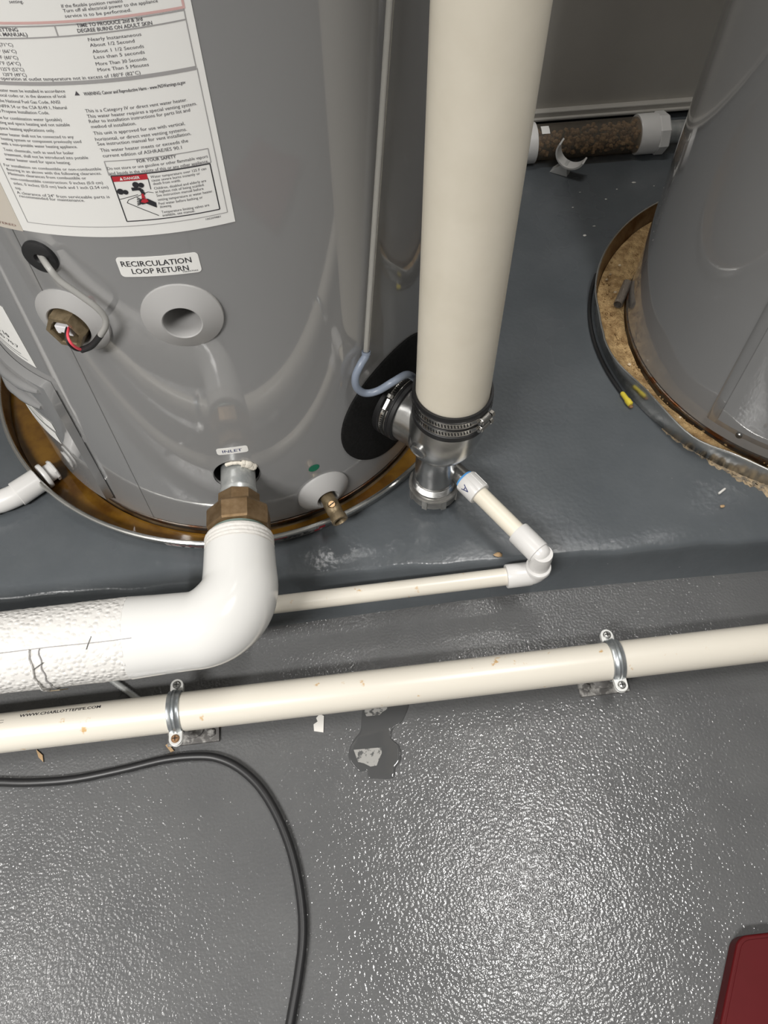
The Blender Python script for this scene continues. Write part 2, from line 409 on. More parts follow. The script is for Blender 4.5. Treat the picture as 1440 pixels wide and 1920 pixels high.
def stroke(b, fn, pts, w):
    """printed line of width w (m) through (ang, z) points"""
    for (a0, z0), (a1, z1) in zip(pts[:-1], pts[1:]):
        n_ = max(1, int(abs(a1-a0)/1.5))
        for k in range(n_):
            p = (a0+(a1-a0)*k/n_, z0+(z1-z0)*k/n_); q = (a0+(a1-a0)*(k+1)/n_, z0+(z1-z0)*(k+1)/n_)
            d = Vector(((q[0]-p[0])*DEG, q[1]-p[1])); d.normalize(); s = Vector((-d.y, d.x))*w/2
            b.add([fn(p[0]-s.x/DEG, p[1]-s.y), fn(q[0]-s.x/DEG, q[1]-s.y), fn(q[0]+s.x/DEG, q[1]+s.y), fn(p[0]+s.x/DEG, p[1]+s.y)], [(0, 1, 2, 3)])
def blob(b, fn, pts):
    b.add([fn(*p) for p in pts], [tuple(range(len(pts)))])
def disc(b, fn, a, z, r, n=14, ry=None):
    blob(b, fn, [(a+r*math.cos(2*PI*k/n)/DEG, z+(ry or r)*math.sin(2*PI*k/n)) for k in range(n)])

wh = thing('water_heater', 'large grey cylindrical water heater with a white warning label, at left', 'water heater', (T1.cx, T1.cy, PAD+0.005))
INL = (-89.0, 0.266)
jk = jacket(T1, 0.112, 1.85, [(INL[0], INL[1], 0.036), (-90.3, 0.598, 0.026), (-111.6, 0.583, 0.030)], wh)
b = B(); b.lathe([(TR-0.012, 0), (TR-0.004, 0.002), (TR-0.006, 0.012), (TR-0.001, 0.014), (TR-0.001, 0.017), (TR-0.007, 0.019), (TR-0.007, 0.03)], (T1.cx, T1.cy, PAD+0.006), (0, 0, 1), 120)
obj('base_skirt', b, 'skirt', wh)
# lap seam of the jacket
b = B()
for k in range(12):
    z0 = 0.115+0.05*k; blob(b, lambda a, z: T1.p(a, z, 0.0006), [(-115.55, z0), (-115.42, z0), (-115.42, z0+0.05), (-115.55, z0+0.05)])
obj('jacket_seam', b, mat('seam_shadow_line', (0.165, 0.163, 0.16), 0.3), wh, flat=True)

# ---- large warning label, stuck on a little askew
SH = 0.00013
lab = obj('warning_label', patch(T1, -113.2, -77.55, 0.7150, 1.16, 0.0003, shear=SH), 'paper', wh)
f1 = lambda a, z: T1.p(a, z+SH*(a+90), 0.00095)
g1 = lambda a, z: T1.p(a, z, 0.00095)
TEXT = [
('If the flexible position remains', -93.52, -85.93, 0.9407, 0.00256),
('Turn off all electrical power to the appliance', -93.51, -81.67, 0.9374, 0.00259),
('service is to be performed.', -93.51, -85.18, 0.9331, 0.00261),
('TIME TO PRODUCE 2nd & 3rd', -92.44, -84.09, 0.9252, 0.00293),
('DEGREE BURNS ON ADULT SKIN', -92.54, -83.0, 0.9211, 0.00296),
('Nearly Instantaneous', -91.56, -84.72, 0.9137, 0.00275),
('About 1/2 Second', -91.57, -85.8, 0.909, 0.00278),
('About 1 1/2 Seconds', -91.5, -84.79, 0.9038, 0.00281),
('Less than 5 seconds', -91.51, -84.88, 0.899, 0.00285),
('More Than 30 Seconds', -91.56, -84.84, 0.8933, 0.00289),
('More Than 5 Minutes', -91.57, -84.76, 0.8882, 0.00293),
('WARNING: Cancer and Reproductive Harm - www.P65Warnings.ca.gov', -94.46, -80.52, 0.8681, 0.00308),
('This is a Category IV or direct vent water heater.', -95.03, -80.83, 0.8523, 0.00319),
('This water heater requires a special venting system.', -95.04, -79.62, 0.8472, 0.00324),
('Refer to installation instructions for parts list and', -95.01, -80.75, 0.8423, 0.00327),
('method of installation.', -94.98, -88.62, 0.8366, 0.00331),
('This unit is approved for use with vertical,', -94.97, -81.9, 0.8305, 0.00335),
('horizontal, or direct vent venting systems.', -95.0, -81.82, 0.8246, 0.0034),
('See instruction manual for vent installation.', -94.92, -81.36, 0.8197, 0.00344),
('This water heater meets or exceeds the', -94.82, -82.01, 0.8131, 0.00349),
('current edition of ASHRAE/IES 90.1', -94.75, -83.15, 0.8073, 0.00354),
('FOR YOUR SAFETY', -90.08, -84.28, 0.7994, 0.00324),
('Do not store or use gasoline or other flammable vapors', -94.71, -79.7, 0.7939, 0.00329),
('and liquids in the vicinity of this or any other appliance.', -94.68, -79.74, 0.7887, 0.00333),
('Water temperature over 125 F can', -88.8, -80.32, 0.7819, 0.00282),
('cause severe burns instantly or', -88.78, -81.4, 0.7779, 0.00284),
('death from scalds.', -88.69, -84.49, 0.7738, 0.00286),
('Children, disabled and elderly are', -88.76, -80.74, 0.7689, 0.00289),
('at highest risk of being scalded.', -88.73, -81.15, 0.7648, 0.00292),
('See instruction manual before', -88.69, -81.41, 0.7606, 0.00294),
('setting temperature at water heater.', -88.7, -80.06, 0.7559, 0.00297),
('Feel water before bathing or', -88.72, -81.84, 0.7511, 0.003),
('showering.', -88.68, -86.87, 0.747, 0.00302),
('Temperature limiting valves are', -88.67, -81.11, 0.7409, 0.00306),
('available, see manual.', -88.68, -83.51, 0.7369, 0.00309),
('100309881', -82.17, -79.73, 0.7254, 0.00233),
('For installation on combustible or non-combustible', -110.95, -95.64, 0.792, 0.00312),
('flooring in an alcove with the following clearances.', -110.84, -95.84, 0.7872, 0.00316),
('Minimum clearances from combustible or', -110.89, -98.4, 0.7822, 0.00321),
('non-combustible construction: 0 inches (0.0 cm)', -110.86, -96.12, 0.7769, 0.00323),
('sides, 0 inches (0.0 cm) back and 1 inch (2.54 cm)', -110.75, -95.53, 0.7717, 0.00326),
('top.', -110.84, -109.77, 0.7653, 0.00346),
('A clearance of 24" from serviceable parts is', -110.92, -95.85, 0.7608, 0.00334),
('recommended for maintenance.', -110.74, -99.95, 0.7566, 0.0034),
('TEMPERATURE SETTING', None, -100.11, 0.9221, 0.00299),
('(SEE OWNER MANUAL)', None, -99.11, 0.9184, 0.00302),
('160°F (71°C)', None, -101.58, 0.9097, 0.00282),
('150°F (66°C)', None, -101.47, 0.9043, 0.00286),
('140°F (60°C)', None, -101.58, 0.899, 0.0029),
('130°F (54°C)', None, -101.55, 0.8939, 0.00293),
('125°F (52°C)', None, -101.4, 0.8888, 0.00297),
('120°F (49°C)', None, -101.35, 0.8841, 0.003),
('For operation at outlet temperature not in excess of 180°F (82°C)', None, -86.14, 0.8825, 0.00312),
('This water heater must be installed in accordance', None, -96.86, 0.8703, 0.00293),
('with local codes or, in the absence of local', None, -97.04, 0.8656, 0.00296),
('codes, the National Fuel Gas Code, ANSI', None, -98.12, 0.8601, 0.003),
('Z223.1/NFPA 54 or the CSA B149.1, Natural', None, -97.45, 0.855, 0.00304),
('Gas and Propane Installation Code.', None, -100.21, 0.8498, 0.00309),
('Suitable for combination water (potable)', None, -98.81, 0.8434, 0.00313),
('heating and space heating and not suitable', None, -97.91, 0.8385, 0.00316),
('for space heating applications only.', None, -100.41, 0.8325, 0.00322),
('This water heater shall not be connected to any', None, -98.0, 0.8266, 0.00308),
('heating system or component previously used', None, -97.14, 0.8218, 0.00311),
('with a non-potable water heating appliance.', None, -97.98, 0.8165, 0.00315),
('Toxic chemicals, such as used for boiler', None, -98.84, 0.81, 0.0032),
('treatment, shall not be introduced into potable', None, -96.98, 0.8051, 0.00323),
('water heater used for space heating.', None, -99.91, 0.7995, 0.00329),
('setting.', None, -98.06, 0.9443, 0.00256),
]
BOLD = ('TIME', 'DEGREE', 'WARNING', 'FOR YOUR', 'TEMPERATURE', '(SEE')
bt = B()
for (s, a0, a1, z, h) in TEXT:
    bold = 0.012 if s.startswith(BOLD) else 0.0
    asp = 0.98/DEG if z < 0.89 else 1.15/DEG
    if s.startswith('For operation'): asp = 1.12/DEG
    z -= SH*(((a0 or a1)+a1)/2+90)
    st = put_text(bt, s, f1, a0, a1, z, h, bold, asp)
pt = obj('printed_text', bt, 'ink', lab, flat=True)
b = B(); stroke(b, f1, [(-112.2, 0.930), (-78.6, 0.930)], 0.0021); stroke(b, f1, [(-78.6, 0.929), (-78.6, 1.15)], 0.0021)
obj('red_border', b, 'inkred', lab, flat=True)
b = B(); stroke(b, f1, [(-112.2, 0.9268), (-78.65, 0.9280)], 0.0011); stroke(b, f1, [(-112.2, 0.9165), (-78.65, 0.9205)], 0.0011)
stroke(b, f1, [(-95.2, 0.9270), (-95.2, 0.9180)], 0.0011); stroke(b, f1, [(-78.65, 0.9290), (-78.65, 0.8800)], 0.0009)
stroke(b, f1, [(-112.2, 0.8790), (-78.65, 0.8798)], 0.0034)
stroke(b, f1, [(-78.55, 0.8795), (-78.5, 0.7285), (-111.5, 0.7275), (-111.6, 0.876)], 0.0008)
stroke(b, f1, [(-94.8, 0.8028), (-79.4, 0.8028), (-79.4, 0.7878), (-94.8, 0.7878), (-94.8, 0.8028)], 0.0009)
obj('printed_lines', b, 'inkline', lab, flat=True)
b = B(); stroke(b, f1, [(-94.55, 0.7868), (-79.6, 0.7868), (-79.6, 0.7340), (-94.45, 0.7340), (-94.55, 0.7868)], 0.0011)
stroke(b, f1, [(-89.2, 0.7812), (-89.25, 0.7690)], 0.0008); stroke(b, f1, [(-93.45, 0.7561), (-89.2, 0.7380)], 0.0008); stroke(b, f1, [(-93.45, 0.7561), (-93.1, 0.7592), (-89.8, 0.7665), (-89.0, 0.7650)], 0.0006); stroke(b, f1, [(-94.5, 0.7603), (-91.4, 0.7645)], 0.0006)
f2 = lambda a, z: T1.p(a, z+SH*(a+90), 0.0013)
for (a, z, r) in ((-93.9, 0.7694, 0.0034), (-93.15, 0.7684, 0.0027), (-91.3, 0.7758, 0.0033), (-90.5, 0.7749, 0.0028)): disc(b, f2, a, z, r)
stroke(b, f2, [(-92.1, 0.7712), (-91.1, 0.7714), (-90.75, 0.7700), (-90.6, 0.7672), (-90.6, 0.7640)], 0.0036)
blob(b, f2, [(-91.0, 0.7600), (-91.6, 0.7570), (-91.2, 0.7530), (-90.6, 0.7538), (-89.15, 0.7478), (-89.05, 0.7538), (-90.1, 0.7590)])
for k in range(5): stroke(b, f2, [(-91.2+0.05*k, 0.7545+0.0008*k), (-92.0+0.07*k, 0.7528+0.0022*k)], 0.0011)
obj('printed_picture', b, 'inkblack', lab, flat=True)
b = B()
stroke(b, f1, [(-94.55, 0.7834), (-89.2, 0.7834)], 0.0060)
blob(b, lambda a, z: T1.p(a, z+SH*(a+90), 0.0015), [(-91.3, 0.7560), (-90.7, 0.7545), (-90.1, 0.7560), (-90.3, 0.7592), (-91.0, 0.7592)])
blob(b, lambda a, z: T1.p(a, z+SH*(a+90), 0.0015), [(-90.85, 0.7655), (-90.55, 0.7655), (-90.45, 0.7600), (-91.0, 0.7600)])
obj('red_banner', b, 'red', lab, flat=True)
b = B(); put_text(b, 'DANGER', f2, -92.75, -90.35, 0.7821, 0.0029, 0.02); 
blob(b, f2, [(-93.4, 0.7818), (-92.9, 0.7818), (-93.15, 0.7855)])
obj('banner_lettering', b, 'paper', lab, flat=True)
b = B(); blob(b, f1, [(-95.7, 0.8682), (-95.0, 0.8682), (-95.35, 0.8722)]); obj('warning_triangle', b, 'ink', lab, flat=True)
# beige label beside it and the white label above the cover
l2 = obj('side_label', patch(T1, -131, -113.25, 0.7135, 1.12, 0.0003, shear=SH), 'beige', wh)
b = B(); put_text(b, 'ISO 9001:2015 REGISTERED', f1, -128.0, -114.2, 0.7185, 0.0030)
obj('printed_text', b, mat('brown_ink', (0.2, 0.09, 0.07), 0.6), l2, flat=True); b = B(); stroke(b, f1, [(-118.0, 0.762), (-116.6, 0.764), (-116.0, 0.760)], 0.0014); stroke(b, f1, [(-118.0, 0.757), (-116.9, 0.7585)], 0.0012)
obj('printed_logo', b, 'ink', l2, flat=True)
b = B(); stroke(b, f1, [(-118.5, 0.787), (-117.2, 0.789), (-116.6, 0.787)], 0.0015); obj('printed_mark', b, 'inkred', l2, flat=True)

# ---- recirculation label
rl = obj('recirculation_label', patch(T1, -98.55, -84.8, 0.6600, 0.6870, 0.0003, 0.0045), 'paper', wh)
b = B(); put_text(b, 'RECIRCULATION', g1, -97.9, -86.1, 0.6748, 0.0072, 0.009); put_text(b, 'LOOP RETURN', g1, -96.5, -86.9, 0.6645, 0.0072, 0.009)
put_text(b, '100307066', g1, -88.0, -85.4, 0.6622, 0.0019)
obj('printed_text', b, 'inkblack', rl, flat=True)
il = obj('inlet_label', patch(T1, -92.0, -84.9, 0.3205, 0.3355, 0.0003, 0.004), 'paper', wh)
b = B(); put_text(b, 'INLET', g1, -90.7, -86.3, 0.3248, 0.0062, 0.006); obj('printed_text', b, 'inkblue', il, flat=True)
b = B(); disc(b, lambda a, z: T1.p(a, z, 0.0006), -70.5, 0.2335, 0.0095, 16, 0.0085); obj('green_sticker', b, 'green', wh, flat=True)

# ---- grommet, sensor well, return port, drain port
def stand(ang, z, prof, seg=40, tilt=0.0):
    n_ = T1.n(ang); b = B(); b.lathe(prof, T1.p(ang, z, 0), n_ if not tilt else (n_.x, n_.y, tilt), seg, close=False); return b
def escutcheon(ang, z, ro, ri, h, parent):
    return obj('escutcheon', stand(ang, z, [(ro, -0.006), (ro+0.001, 0.0006), (ro+0.0004, 0.0022), (ro-0.0012, 0.0030), (ri+0.002, h), (ri+0.0005, h+0.0004), (ri-0.0008, h-0.0006), (ri-0.003, h-0.02), (ri-0.003, -0.05), (0.0004, -0.052)]), 'escut', parent, angle=25)
escutcheon(-90.3, 0.598, 0.048, 0.0235, 0.0125, wh)
e1_ = escutcheon(-111.6, 0.583, 0.047, 0.0285, 0.0115, wh)
g = obj('cable_grommet', stand(-112.1, 0.679, [(0.0195, -0.004), (0.021, 0.001), (0.0205, 0.004), (0.016, 0.0062), (0.006, 0.0055), (0.004, 0.002), (0.0004, 0.001)]), 'black', wh)
CAB = [[-0.3065,0.7535,0.6795],[-0.2941,0.7283,0.682],[-0.2857,0.7212,0.6676],[-0.2714,0.7169,0.6513],[-0.257,0.7132,0.634],[-0.2509,0.7117,0.6183],[-0.2537,0.7103,0.6048],[-0.2666,0.7115,0.588]]
b = B(); b.tube(smooth_path(CAB), 0.0038, 12); sc_ = obj('sensor_cable', b, 'greycable', wh)
b = B(); b.tube(smooth_path([[-0.2640,0.7113,0.5910],[-0.2802,0.7132,0.5738],[-0.2953,0.716,0.5657]]), 0.0041, 12); obj('black_sleeve', b, 'black', sc_)
nn_ = T1.n(-111.6)
sn = obj('sensor_fitting', stand(-111.6, 0.583, [(0.024, -0.045), (0.0255, -0.04), (0.0262, 0.020), (0.025, 0.0235), (0.0195, 0.0235), (0.0185, 0.0215), (0.0175, 0.0), (0.0004, -0.007)], 6), 'brassdull', wh, angle=20)
b = B(); ax = (T1.t(-111.6), nn_, Vector((0, 0, 1)))
b.box(T1.p(-111.8, 0.5865, 0.012), (0.021, 0.020, 0.010), ax); b.box(T1.p(-110.7, 0.583, 0.010), (0.006, 0.022, 0.012), ax); b.box(T1.p(-112.9, 0.584, 0.014), (0.005, 0.016, 0.010), ax)
obj('connector_plug', b, 'connector', sn, bevel=0.0012, flat=True)
b = B(); b.tube(smooth_path([[-0.2940,0.7155,0.5660],[-0.2974,0.7105,0.5745],[-0.3005,0.7080,0.5860],[-0.3030,0.7150,0.5915],[-0.3035,0.7300,0.5905]]), 0.0017, 8); obj('pink_wire', b, 'pink', sn)
b = B(); b.tube(smooth_path([[-0.2955,0.7165,0.5645],[-0.3005,0.7115,0.5715],[-0.3045,0.7100,0.5835],[-0.3060,0.7180,0.5905],[-0.3060,0.7310,0.5900]]), 0.0016, 8); obj('black_wire', b, 'black', sn)
# inlet opening: liner, torn foam
b = stand(INL[0], INL[1], [(0.0362, 0.0), (0.0362, -0.06), (0.0004, -0.061)]); obj('inlet_opening', b, 'dark', wh)
b = B(); rnd = random.Random(3)
path = []
for k in range(17):
    t = R_(18+(112-18)*k/16); rr = 0.0318+rnd.uniform(-0.0006, 0.0005)
    path.append(T1.p(INL[0]+rr*math.cos(t)/DEG, INL[1]+rr*math.sin(t), 0.0010+rnd.uniform(-0.0004, 0.0004)))
b.tube(smooth_path(path, 3), 0.004, 8, radii=[max(0.0012, (0.0068 if k < 26 else 0.003)*(1 if k > 3 else 0.4)*rnd.uniform(0.97, 1.03)) for k in range(49)])
obj('torn_foam', b, 'foam', wh)
# drain port with brass cock
b = stand(-68.9, 0.160, [(0.046, -0.004), (0.047, 0.001), (0.045, 0.004), (0.022, 0.019), (0.020, 0.0195), (0.0185, 0.017), (0.0175, -0.01), (0.0004, -0.012)]); obj('escutcheon', b, 'escut', wh)
dv = stand(-68.9, 0.162, [(0.0125, -0.01), (0.0125, 0.026), (0.0135, 0.028), (0.0135, 0.046), (0.0128, 0.048), (0.0128, 0.054), (0.0142, 0.056), (0.0142, 0.066), (0.0105, 0.0665), (0.0095, 0.062), (0.0092, 0.035), (0.0004, 0.034)], 28, -0.12)
dvo = obj('drain_cock', dv, 'brassdull', wh)
n6 = T1.n(-68.9); q = T1.p(-68.9, 0.162, 0.035)+Vector((0, 0, 0.0105-0.004))+T1.t(-68.9)*0.0-Vector((0.001, 0.004, 0))
axs = Vector((n6.x*0.35, n6.y*0.35, 0.94)).normalized()
b = B(); b.lathe([(0.0062, -0.004), (0.0062, 0.006), (0.0055, 0.0068)], q, axs, 20); sv = obj('slotted_screw', b, 'brass', dvo)
b = B(); fr_ = frame(axs); b.box(q+axs*0.0070, (0.0105, 0.0016, 0.0012), (Vector((0.8, 0.6, 0)).normalized(), axs.cross(Vector((0.8, 0.6, 0))).normalized(), axs)); obj('screw_slot', b, 'dark', dvo, flat=True)

# ---- exhaust gasket
GA, GZ = -44.6, 0.275
b = B(); v = []; f = []; S = 64; rr = [0.045, 0.07, 0.095, 0.114, 0.117, 0.118]; oo = [0.004, 0.004, 0.004, 0.004, 0.003, 0.0]
for r, o_ in zip(rr, oo):
    for s in range(S):
        t = 2*PI*s/S; v.append(T1.p(GA+r*math.cos(t)/DEG, GZ+r*math.sin(t), o_))
for k in range(5):
    for s in range(S):
        j = (s+1) % S; f.append((k*S+s, (k+1)*S+s, (k+1)*S+j, k*S+j))
b.add(v, f); obj('exhaust_gasket', b, 'foamblack', wh)

# ---- front access cover with grips and labels (left side)
def bulge(cy, a0, a1, z0, z1, h, edge, na, nz, parent, name, mname, top=None):
    b = B(); v = []; f = []; ua = [0, edge/((a1-a0)*DEG)]+[edge/((a1-a0)*DEG)+(1-2*edge/((a1-a0)*DEG))*k/na for k in range(1, na)]+[1-edge/((a1-a0)*DEG), 1]
    vz = [0, edge/(z1-z0)]+[edge/(z1-z0)+(1-2*edge/(z1-z0))*k/nz for k in range(1, nz)]+[1-edge/(z1-z0), 1]
    for i, u in enumerate(ua):
        for k, w in enumerate(vz):
            out = i in (0, len(ua)-1) or k in (0, len(vz)-1)
            a = a0+(a1-a0)*u
            z = z0+(z1-z0)*w
            if top: z = z0+(top(a)-z0)*w
            v.append(cy.p(a, z, 0.0005 if out else h))
    m_ = len(vz)
    for i in range(len(ua)-1):
        for k in range(m_-1): f.append((i*m_+k, (i+1)*m_+k, (i+1)*m_+k+1, i*m_+k+1))
    b.add(v, f); return obj(name, b, mname, parent, angle=60)
cov = bulge(T1, -172, -127.3, 0.128, 0.425, 0.012, 0.006, 22, 6, wh, 'access_cover', 'jacket', lambda a: 0.428-0.0006*(-127.3-a))
b = B()
for za, zb in ((0.1305, 0.290), (0.303, 0.412)):
    blob(b, lambda a, z: T1.p(a, z, 0.0012), [(-127.15, za), (-126.75, za), (-126.75, zb), (-127.15, zb)])
obj('cover_gap_shade', b, 'dark', wh, flat=True)  # flat black strips paint the shadow gap along the cover edge
def ridge(path, r, name, mname, parent):
    b = B(); n = len(path); P = smooth_path(path, 5); b.tube(P, r, 12, radii=[r*min(1, 0.35+3*min(k, len(P)-1-k)/len(P)) for k in range(len(P))]); return obj(name, b, mname, parent)
ridge([T1.p(-168, 0.372, 0.012), T1.p(-150, 0.376, 0.013), T1.p(-140, 0.388, 0.013), T1.p(-131, 0.404, 0.012)], 0.010, 'grip', 'jacket', cov)
ridge([T1.p(-168, 0.338, 0.012), T1.p(-150, 0.338, 0.014), T1.p(-143, 0.345, 0.014), T1.p(-134.5, 0.352, 0.012)], 0.010, 'grip', 'jacket', cov)
obj('cover_label', patch(T1, -165, -134.0, 0.296, 0.318, 0.0125, 0.003), 'paper', cov)
cl = obj('cover_label', patch(T1, -165, -135.2, 0.258, 0.286, 0.0125, 0.001), 'paper', cov)
b = B()
for k in range(5): stroke(b, lambda a, z: T1.p(a, z, 0.0132), [(-160, 0.301+0.0035*k), (-138, 0.301+0.0035*k)], 0.0008)
obj('printed_lines', b, 'inkline', cov, flat=True); b = B()
for k in range(4): stroke(b, lambda a, z: T1.p(a, z, 0.0132), [(-160, 0.263+0.0045*k), (-139.5-k, 0.263+0.0045*k)], 0.0009)
obj('printed_lines', b, 'inkline', cov, flat=True)
jl = obj('jacket_label', patch(T1, -160, -129.9, 0.4475, 0.56, 0.0003), 'paper', wh)
b = B(); put_text(b, 'CALIFORNIA 10', g1, -152, -134.6, 0.488, 0.0075, 0.02); put_text(b, 'REGISTERED 70.7', g1, -150, -132.8, 0.4745, 0.0065, 0.01)
obj('printed_text', b, 'inkblack', jl, flat=True)
b = B(); stroke(b, g1, [(-155, 0.462), (-133.5, 0.462)], 0.0014); stroke(b, g1, [(-155, 0.455), (-132.0, 0.455)], 0.0012); obj('printed_lines', b, 'ink', jl, flat=True)

# ---- second heater
w2 = thing('water_heater', 'dark grey cylindrical water heater standing in the gritty pan, at right', 'water heater', (T2.cx, T2.cy, PAD+0.005))
jacket(T2, 0.108, 1.85, [], w2)
b = B(); b.lathe([(TR-0.012, 0), (TR-0.002, 0.002), (TR-0.004, 0.010), (TR+0.002, 0.012), (TR+0.002, 0.016), (TR-0.006, 0.018), (TR-0.006, 0.026)], (T2.cx, T2.cy, PAD+0.006), (0, 0, 1), 120)
obj('base_skirt', b, 'skirt', w2)
c2 = bulge(T2, -145.6, -60, 0.132, 0.62, 0.007, 0.006, 40, 8, w2, 'access_cover', 'jacket')
bulge(T2, -143.0, -62, 0.150, 0.605, 0.0135, 0.006, 40, 8, w2, 'raised_panel', 'jacket')
b = B(); b.lathe([(0.006, 0), (0.006, 0.003), (0.0045, 0.0045)], T2.p(-135.5, 0.141, 0.006), T2.n(-135.5), 16); obj('cover_screw', b, 'screw', w2)

# ------------------------------------------------------------------ drain pans
def pan(cx, cy, r, z1, label, wav, name='drain_pan'):
    t = thing(name, label, 'drain pan', (cx, cy, PAD))
    S = 160
    def W(th): return wav(th)
    def rings(prof):
        b = B(); v = []; f = []
        for (rr, z) in prof:
            for s in range(S):
                th = 2*PI*s/S; q = rr+W(th)*(z-PAD)/(z1-PAD); v.append((cx+q*math.cos(th), cy+q*math.sin(th), z))
        for k in range(len(prof)-1):
            for s in range(S):
                j = (s+1) % S; f.append((k*S+s, k*S+j, (k+1)*S+j, (k+1)*S+s))
        return b.add(v, f)
    b = rings([(r-0.012, PAD+0.0005), (r-0.012, PAD+0.001), (0.01, PAD+0.001)]); obj('pan_bottom', b, 'panrust', t)
    b = rings([(r-0.012, PAD+0.0005), (r-0.009, PAD+0.003), (r, z1-0.004)]); obj('pan_wall', b, 'pansteel', t, angle=60)
    b = rings([(r-0.0015, z1-0.004), (r-0.0108, PAD+0.004), (r-0.0135, PAD+0.0012)]); obj('pan_lining', b, 'panrust', t, angle=60)
    b = B(); path = [Vector((cx+(r+W(2*PI*s/S)-0.001)*math.cos(2*PI*s/S), cy+(r+W(2*PI*s/S)-0.001)*math.sin(2*PI*s/S), z1-0.003)) for s in range(S+1)]
    b.tube(path, 0.0044 if z1 < 0.13 else 0.0020, 10, cap=False); obj('rolled_rim', b, 'pansteel', t)
    return t
P1 = (-0.172, 1.160, 0.472)
pn = pan(*P1, 0.125, 'shiny round drain pan holding rusty water under the left tank', lambda t: 0.0015*math.sin(3*t))
def fp(a, z, off=0.0):
    r = P1[2]-0.0098+(z-PAD-0.003)/(0.118-PAD)*0.0098+0.0009+off; return Vector((P1[0]+r*math.cos(R_(a)), P1[1]+r*math.sin(R_(a)), z))
b = B()
for k in range(22):
    a0 = -107+34*k/22; a1 = -107+34*(k+1)/22; b.add([fp(a0, 0.0905), fp(a1, 0.0905), fp(a1, 0.1165), fp(a0, 0.1165)], [(0, 1, 2, 3)])
st = obj('pan_sticker', b, mat('silver_white_sticker', (0.6, 0.59, 0.57), 0.3, metal=0.3), pn)
b = B(); fq = lambda a, z: fp(a, z, 0.0006)
for (a0, a1, z0, z1) in ((-106.2, -98.5, 0.112, 0.1135), (-106.2, -98.5, 0.1025, 0.104), (-104.2, -103.9, 0.104, 0.112), (-101.4, -101.1, 0.104, 0.112), (-84.6, -80.8, 0.106, 0.114), (-74.8, -73.6, 0.092, 0.101), (-73.8, -72.4, 0.1, 0.1155)):
    b = B(); b.add([fq(a0+(a1-a0)*i/4, z) for z in (z0, z1) for i in range(5)], [(i, i+1, i+6, i+5) for i in range(4)]); obj('red_mark', b, 'red', st, flat=True)
b = B()
for k in range(7): b.add([fq(-82+1.1*k, 0.095), fq(-81.4+1.1*k, 0.095), fq(-80.9+1.1*k, 0.1+0.001*(k % 3)), fq(-81.5+1.1*k, 0.1)], [(0, 1, 2, 3)])
obj('dark_print', b, 'ink', st, flat=True)
def between(cyl_, ri, P, ro, nr, zf):
    """ring surface from the heater skirt out to the pan wall"""
    v = []; f = []; S = 120
    for k in range(nr+1):
        for s in range(S):
            th = 2*PI*s/S; c, sn = math.cos(th), math.sin(th); w = k/nr
            v.append(((cyl_.cx+ri*c)*(1-w)+(P[0]+ro*c)*w, (cyl_.cy+ri*sn)*(1-w)+(P[1]+ro*sn)*w, zf(th, k)))
    for k in range(nr):
        for s in range(S):
            j = (s+1) % S; f.append((k*S+s, k*S+j, (k+1)*S+j, (k+1)*S+s))
    return B().add(v, [q[::-1] for q in f])
b = between(T1, TR+0.002, P1, 0.461, 3, lambda th, k: PAD+0.007)
tag(obj('rusty_water', b, 'rustwater', angle=30), 'amber rusty water lying in the left drain pan', 'water', kind='stuff')

P2 = (1.005, 1.080, 0.444)
def wav2(t):
    d = math.degrees(t); d = d-360 if d > 180 else d
    def g(c, w, h): return h*math.exp(-((d-c)/w)**2)
    return g(-158, 9, -0.010)+g(-172, 7, 0.004)+g(-141, 6, 0.007)+g(-130, 7, -0.006)+g(172, 6, -0.004)
pan(*P2, 0.137, 'dented round metal drain pan filled with sandy grit, at right', wav2)
# sandy grit: uneven bed plus pebbles
rnd = random.Random(5)
b = between(T2, TR+0.004, P2, 0.4325, 6, lambda th, k: PAD+0.007+0.0024*math.sin(th*7+k)+rnd.uniform(0, 0.003))
for k in range(420):
    th = R_(rnd.uniform(110, 262)); rr = rnd.uniform(0.385, 0.428); q = rnd.choice((0.0012, 0.0016, 0.002, 0.003))
    b.ball((P2[0]+rr*math.cos(th), P2[1]+rr*math.sin(th), PAD+0.0085), q, 5, 4, (1, 1.2, 0.8), 0.2)
tag(obj('sandy_grit', b, 'grit', angle=60), 'brown sandy grit lying in the right drain pan', 'grit', kind='stuff')
for k in range(10):
    th = R_(rnd.uniform(140, 215)); rr = rnd.uniform(0.392, 0.425); b = B(); b.ball((P2[0]+rr*math.cos(th), P2[1]+rr*math.sin(th), PAD+0.0105), rnd.uniform(0.002, 0.0035), 7, 5, (1.2, 1, 0.7), 0.2)
    tag(obj('pebble', b, 'pebble'), 'tiny pale pebble lying on the grit in the right pan', 'pebble', 'pebbles in the gritty pan')
b = B(); d_ = Vector((0.0381, 0.0600, 0.004)).normalized(); o_ = Vector((0.6300, 1.1850, PAD+0.021))
b.lathe([(0.0095, 0), (0.0095, 0.070)], o_, d_, 28, close=False); b.lathe([(0.0082, 0.070), (0.0082, 0)], o_, d_, 28, close=False)
b.lathe([(0.0082, 0), (0.0095, 0)], o_, d_, 28, close=False); b.lathe([(0.0095, 0.07), (0.001, 0.071)], o_, d_, 28, close=False)
st_ = tag(obj('mesh_strainer', b, 'mesh'), 'small dark knurled metal tube lying in the gritty pan', 'strainer')
b = B(); pts = [Vector((P2[0]+0.4455*math.cos(R_(a)), P2[1]+0.4455*math.sin(R_(a)), PAD+0.004)) for a in range(150, 200, 3)]
b.tube(pts+[Vector((0.5782, 0.936, PAD+0.006))], 0.004, 10)
kc = tag(obj('black_cord', b, 'cable'), 'thin black cord hugging the right drain pan', 'cord')
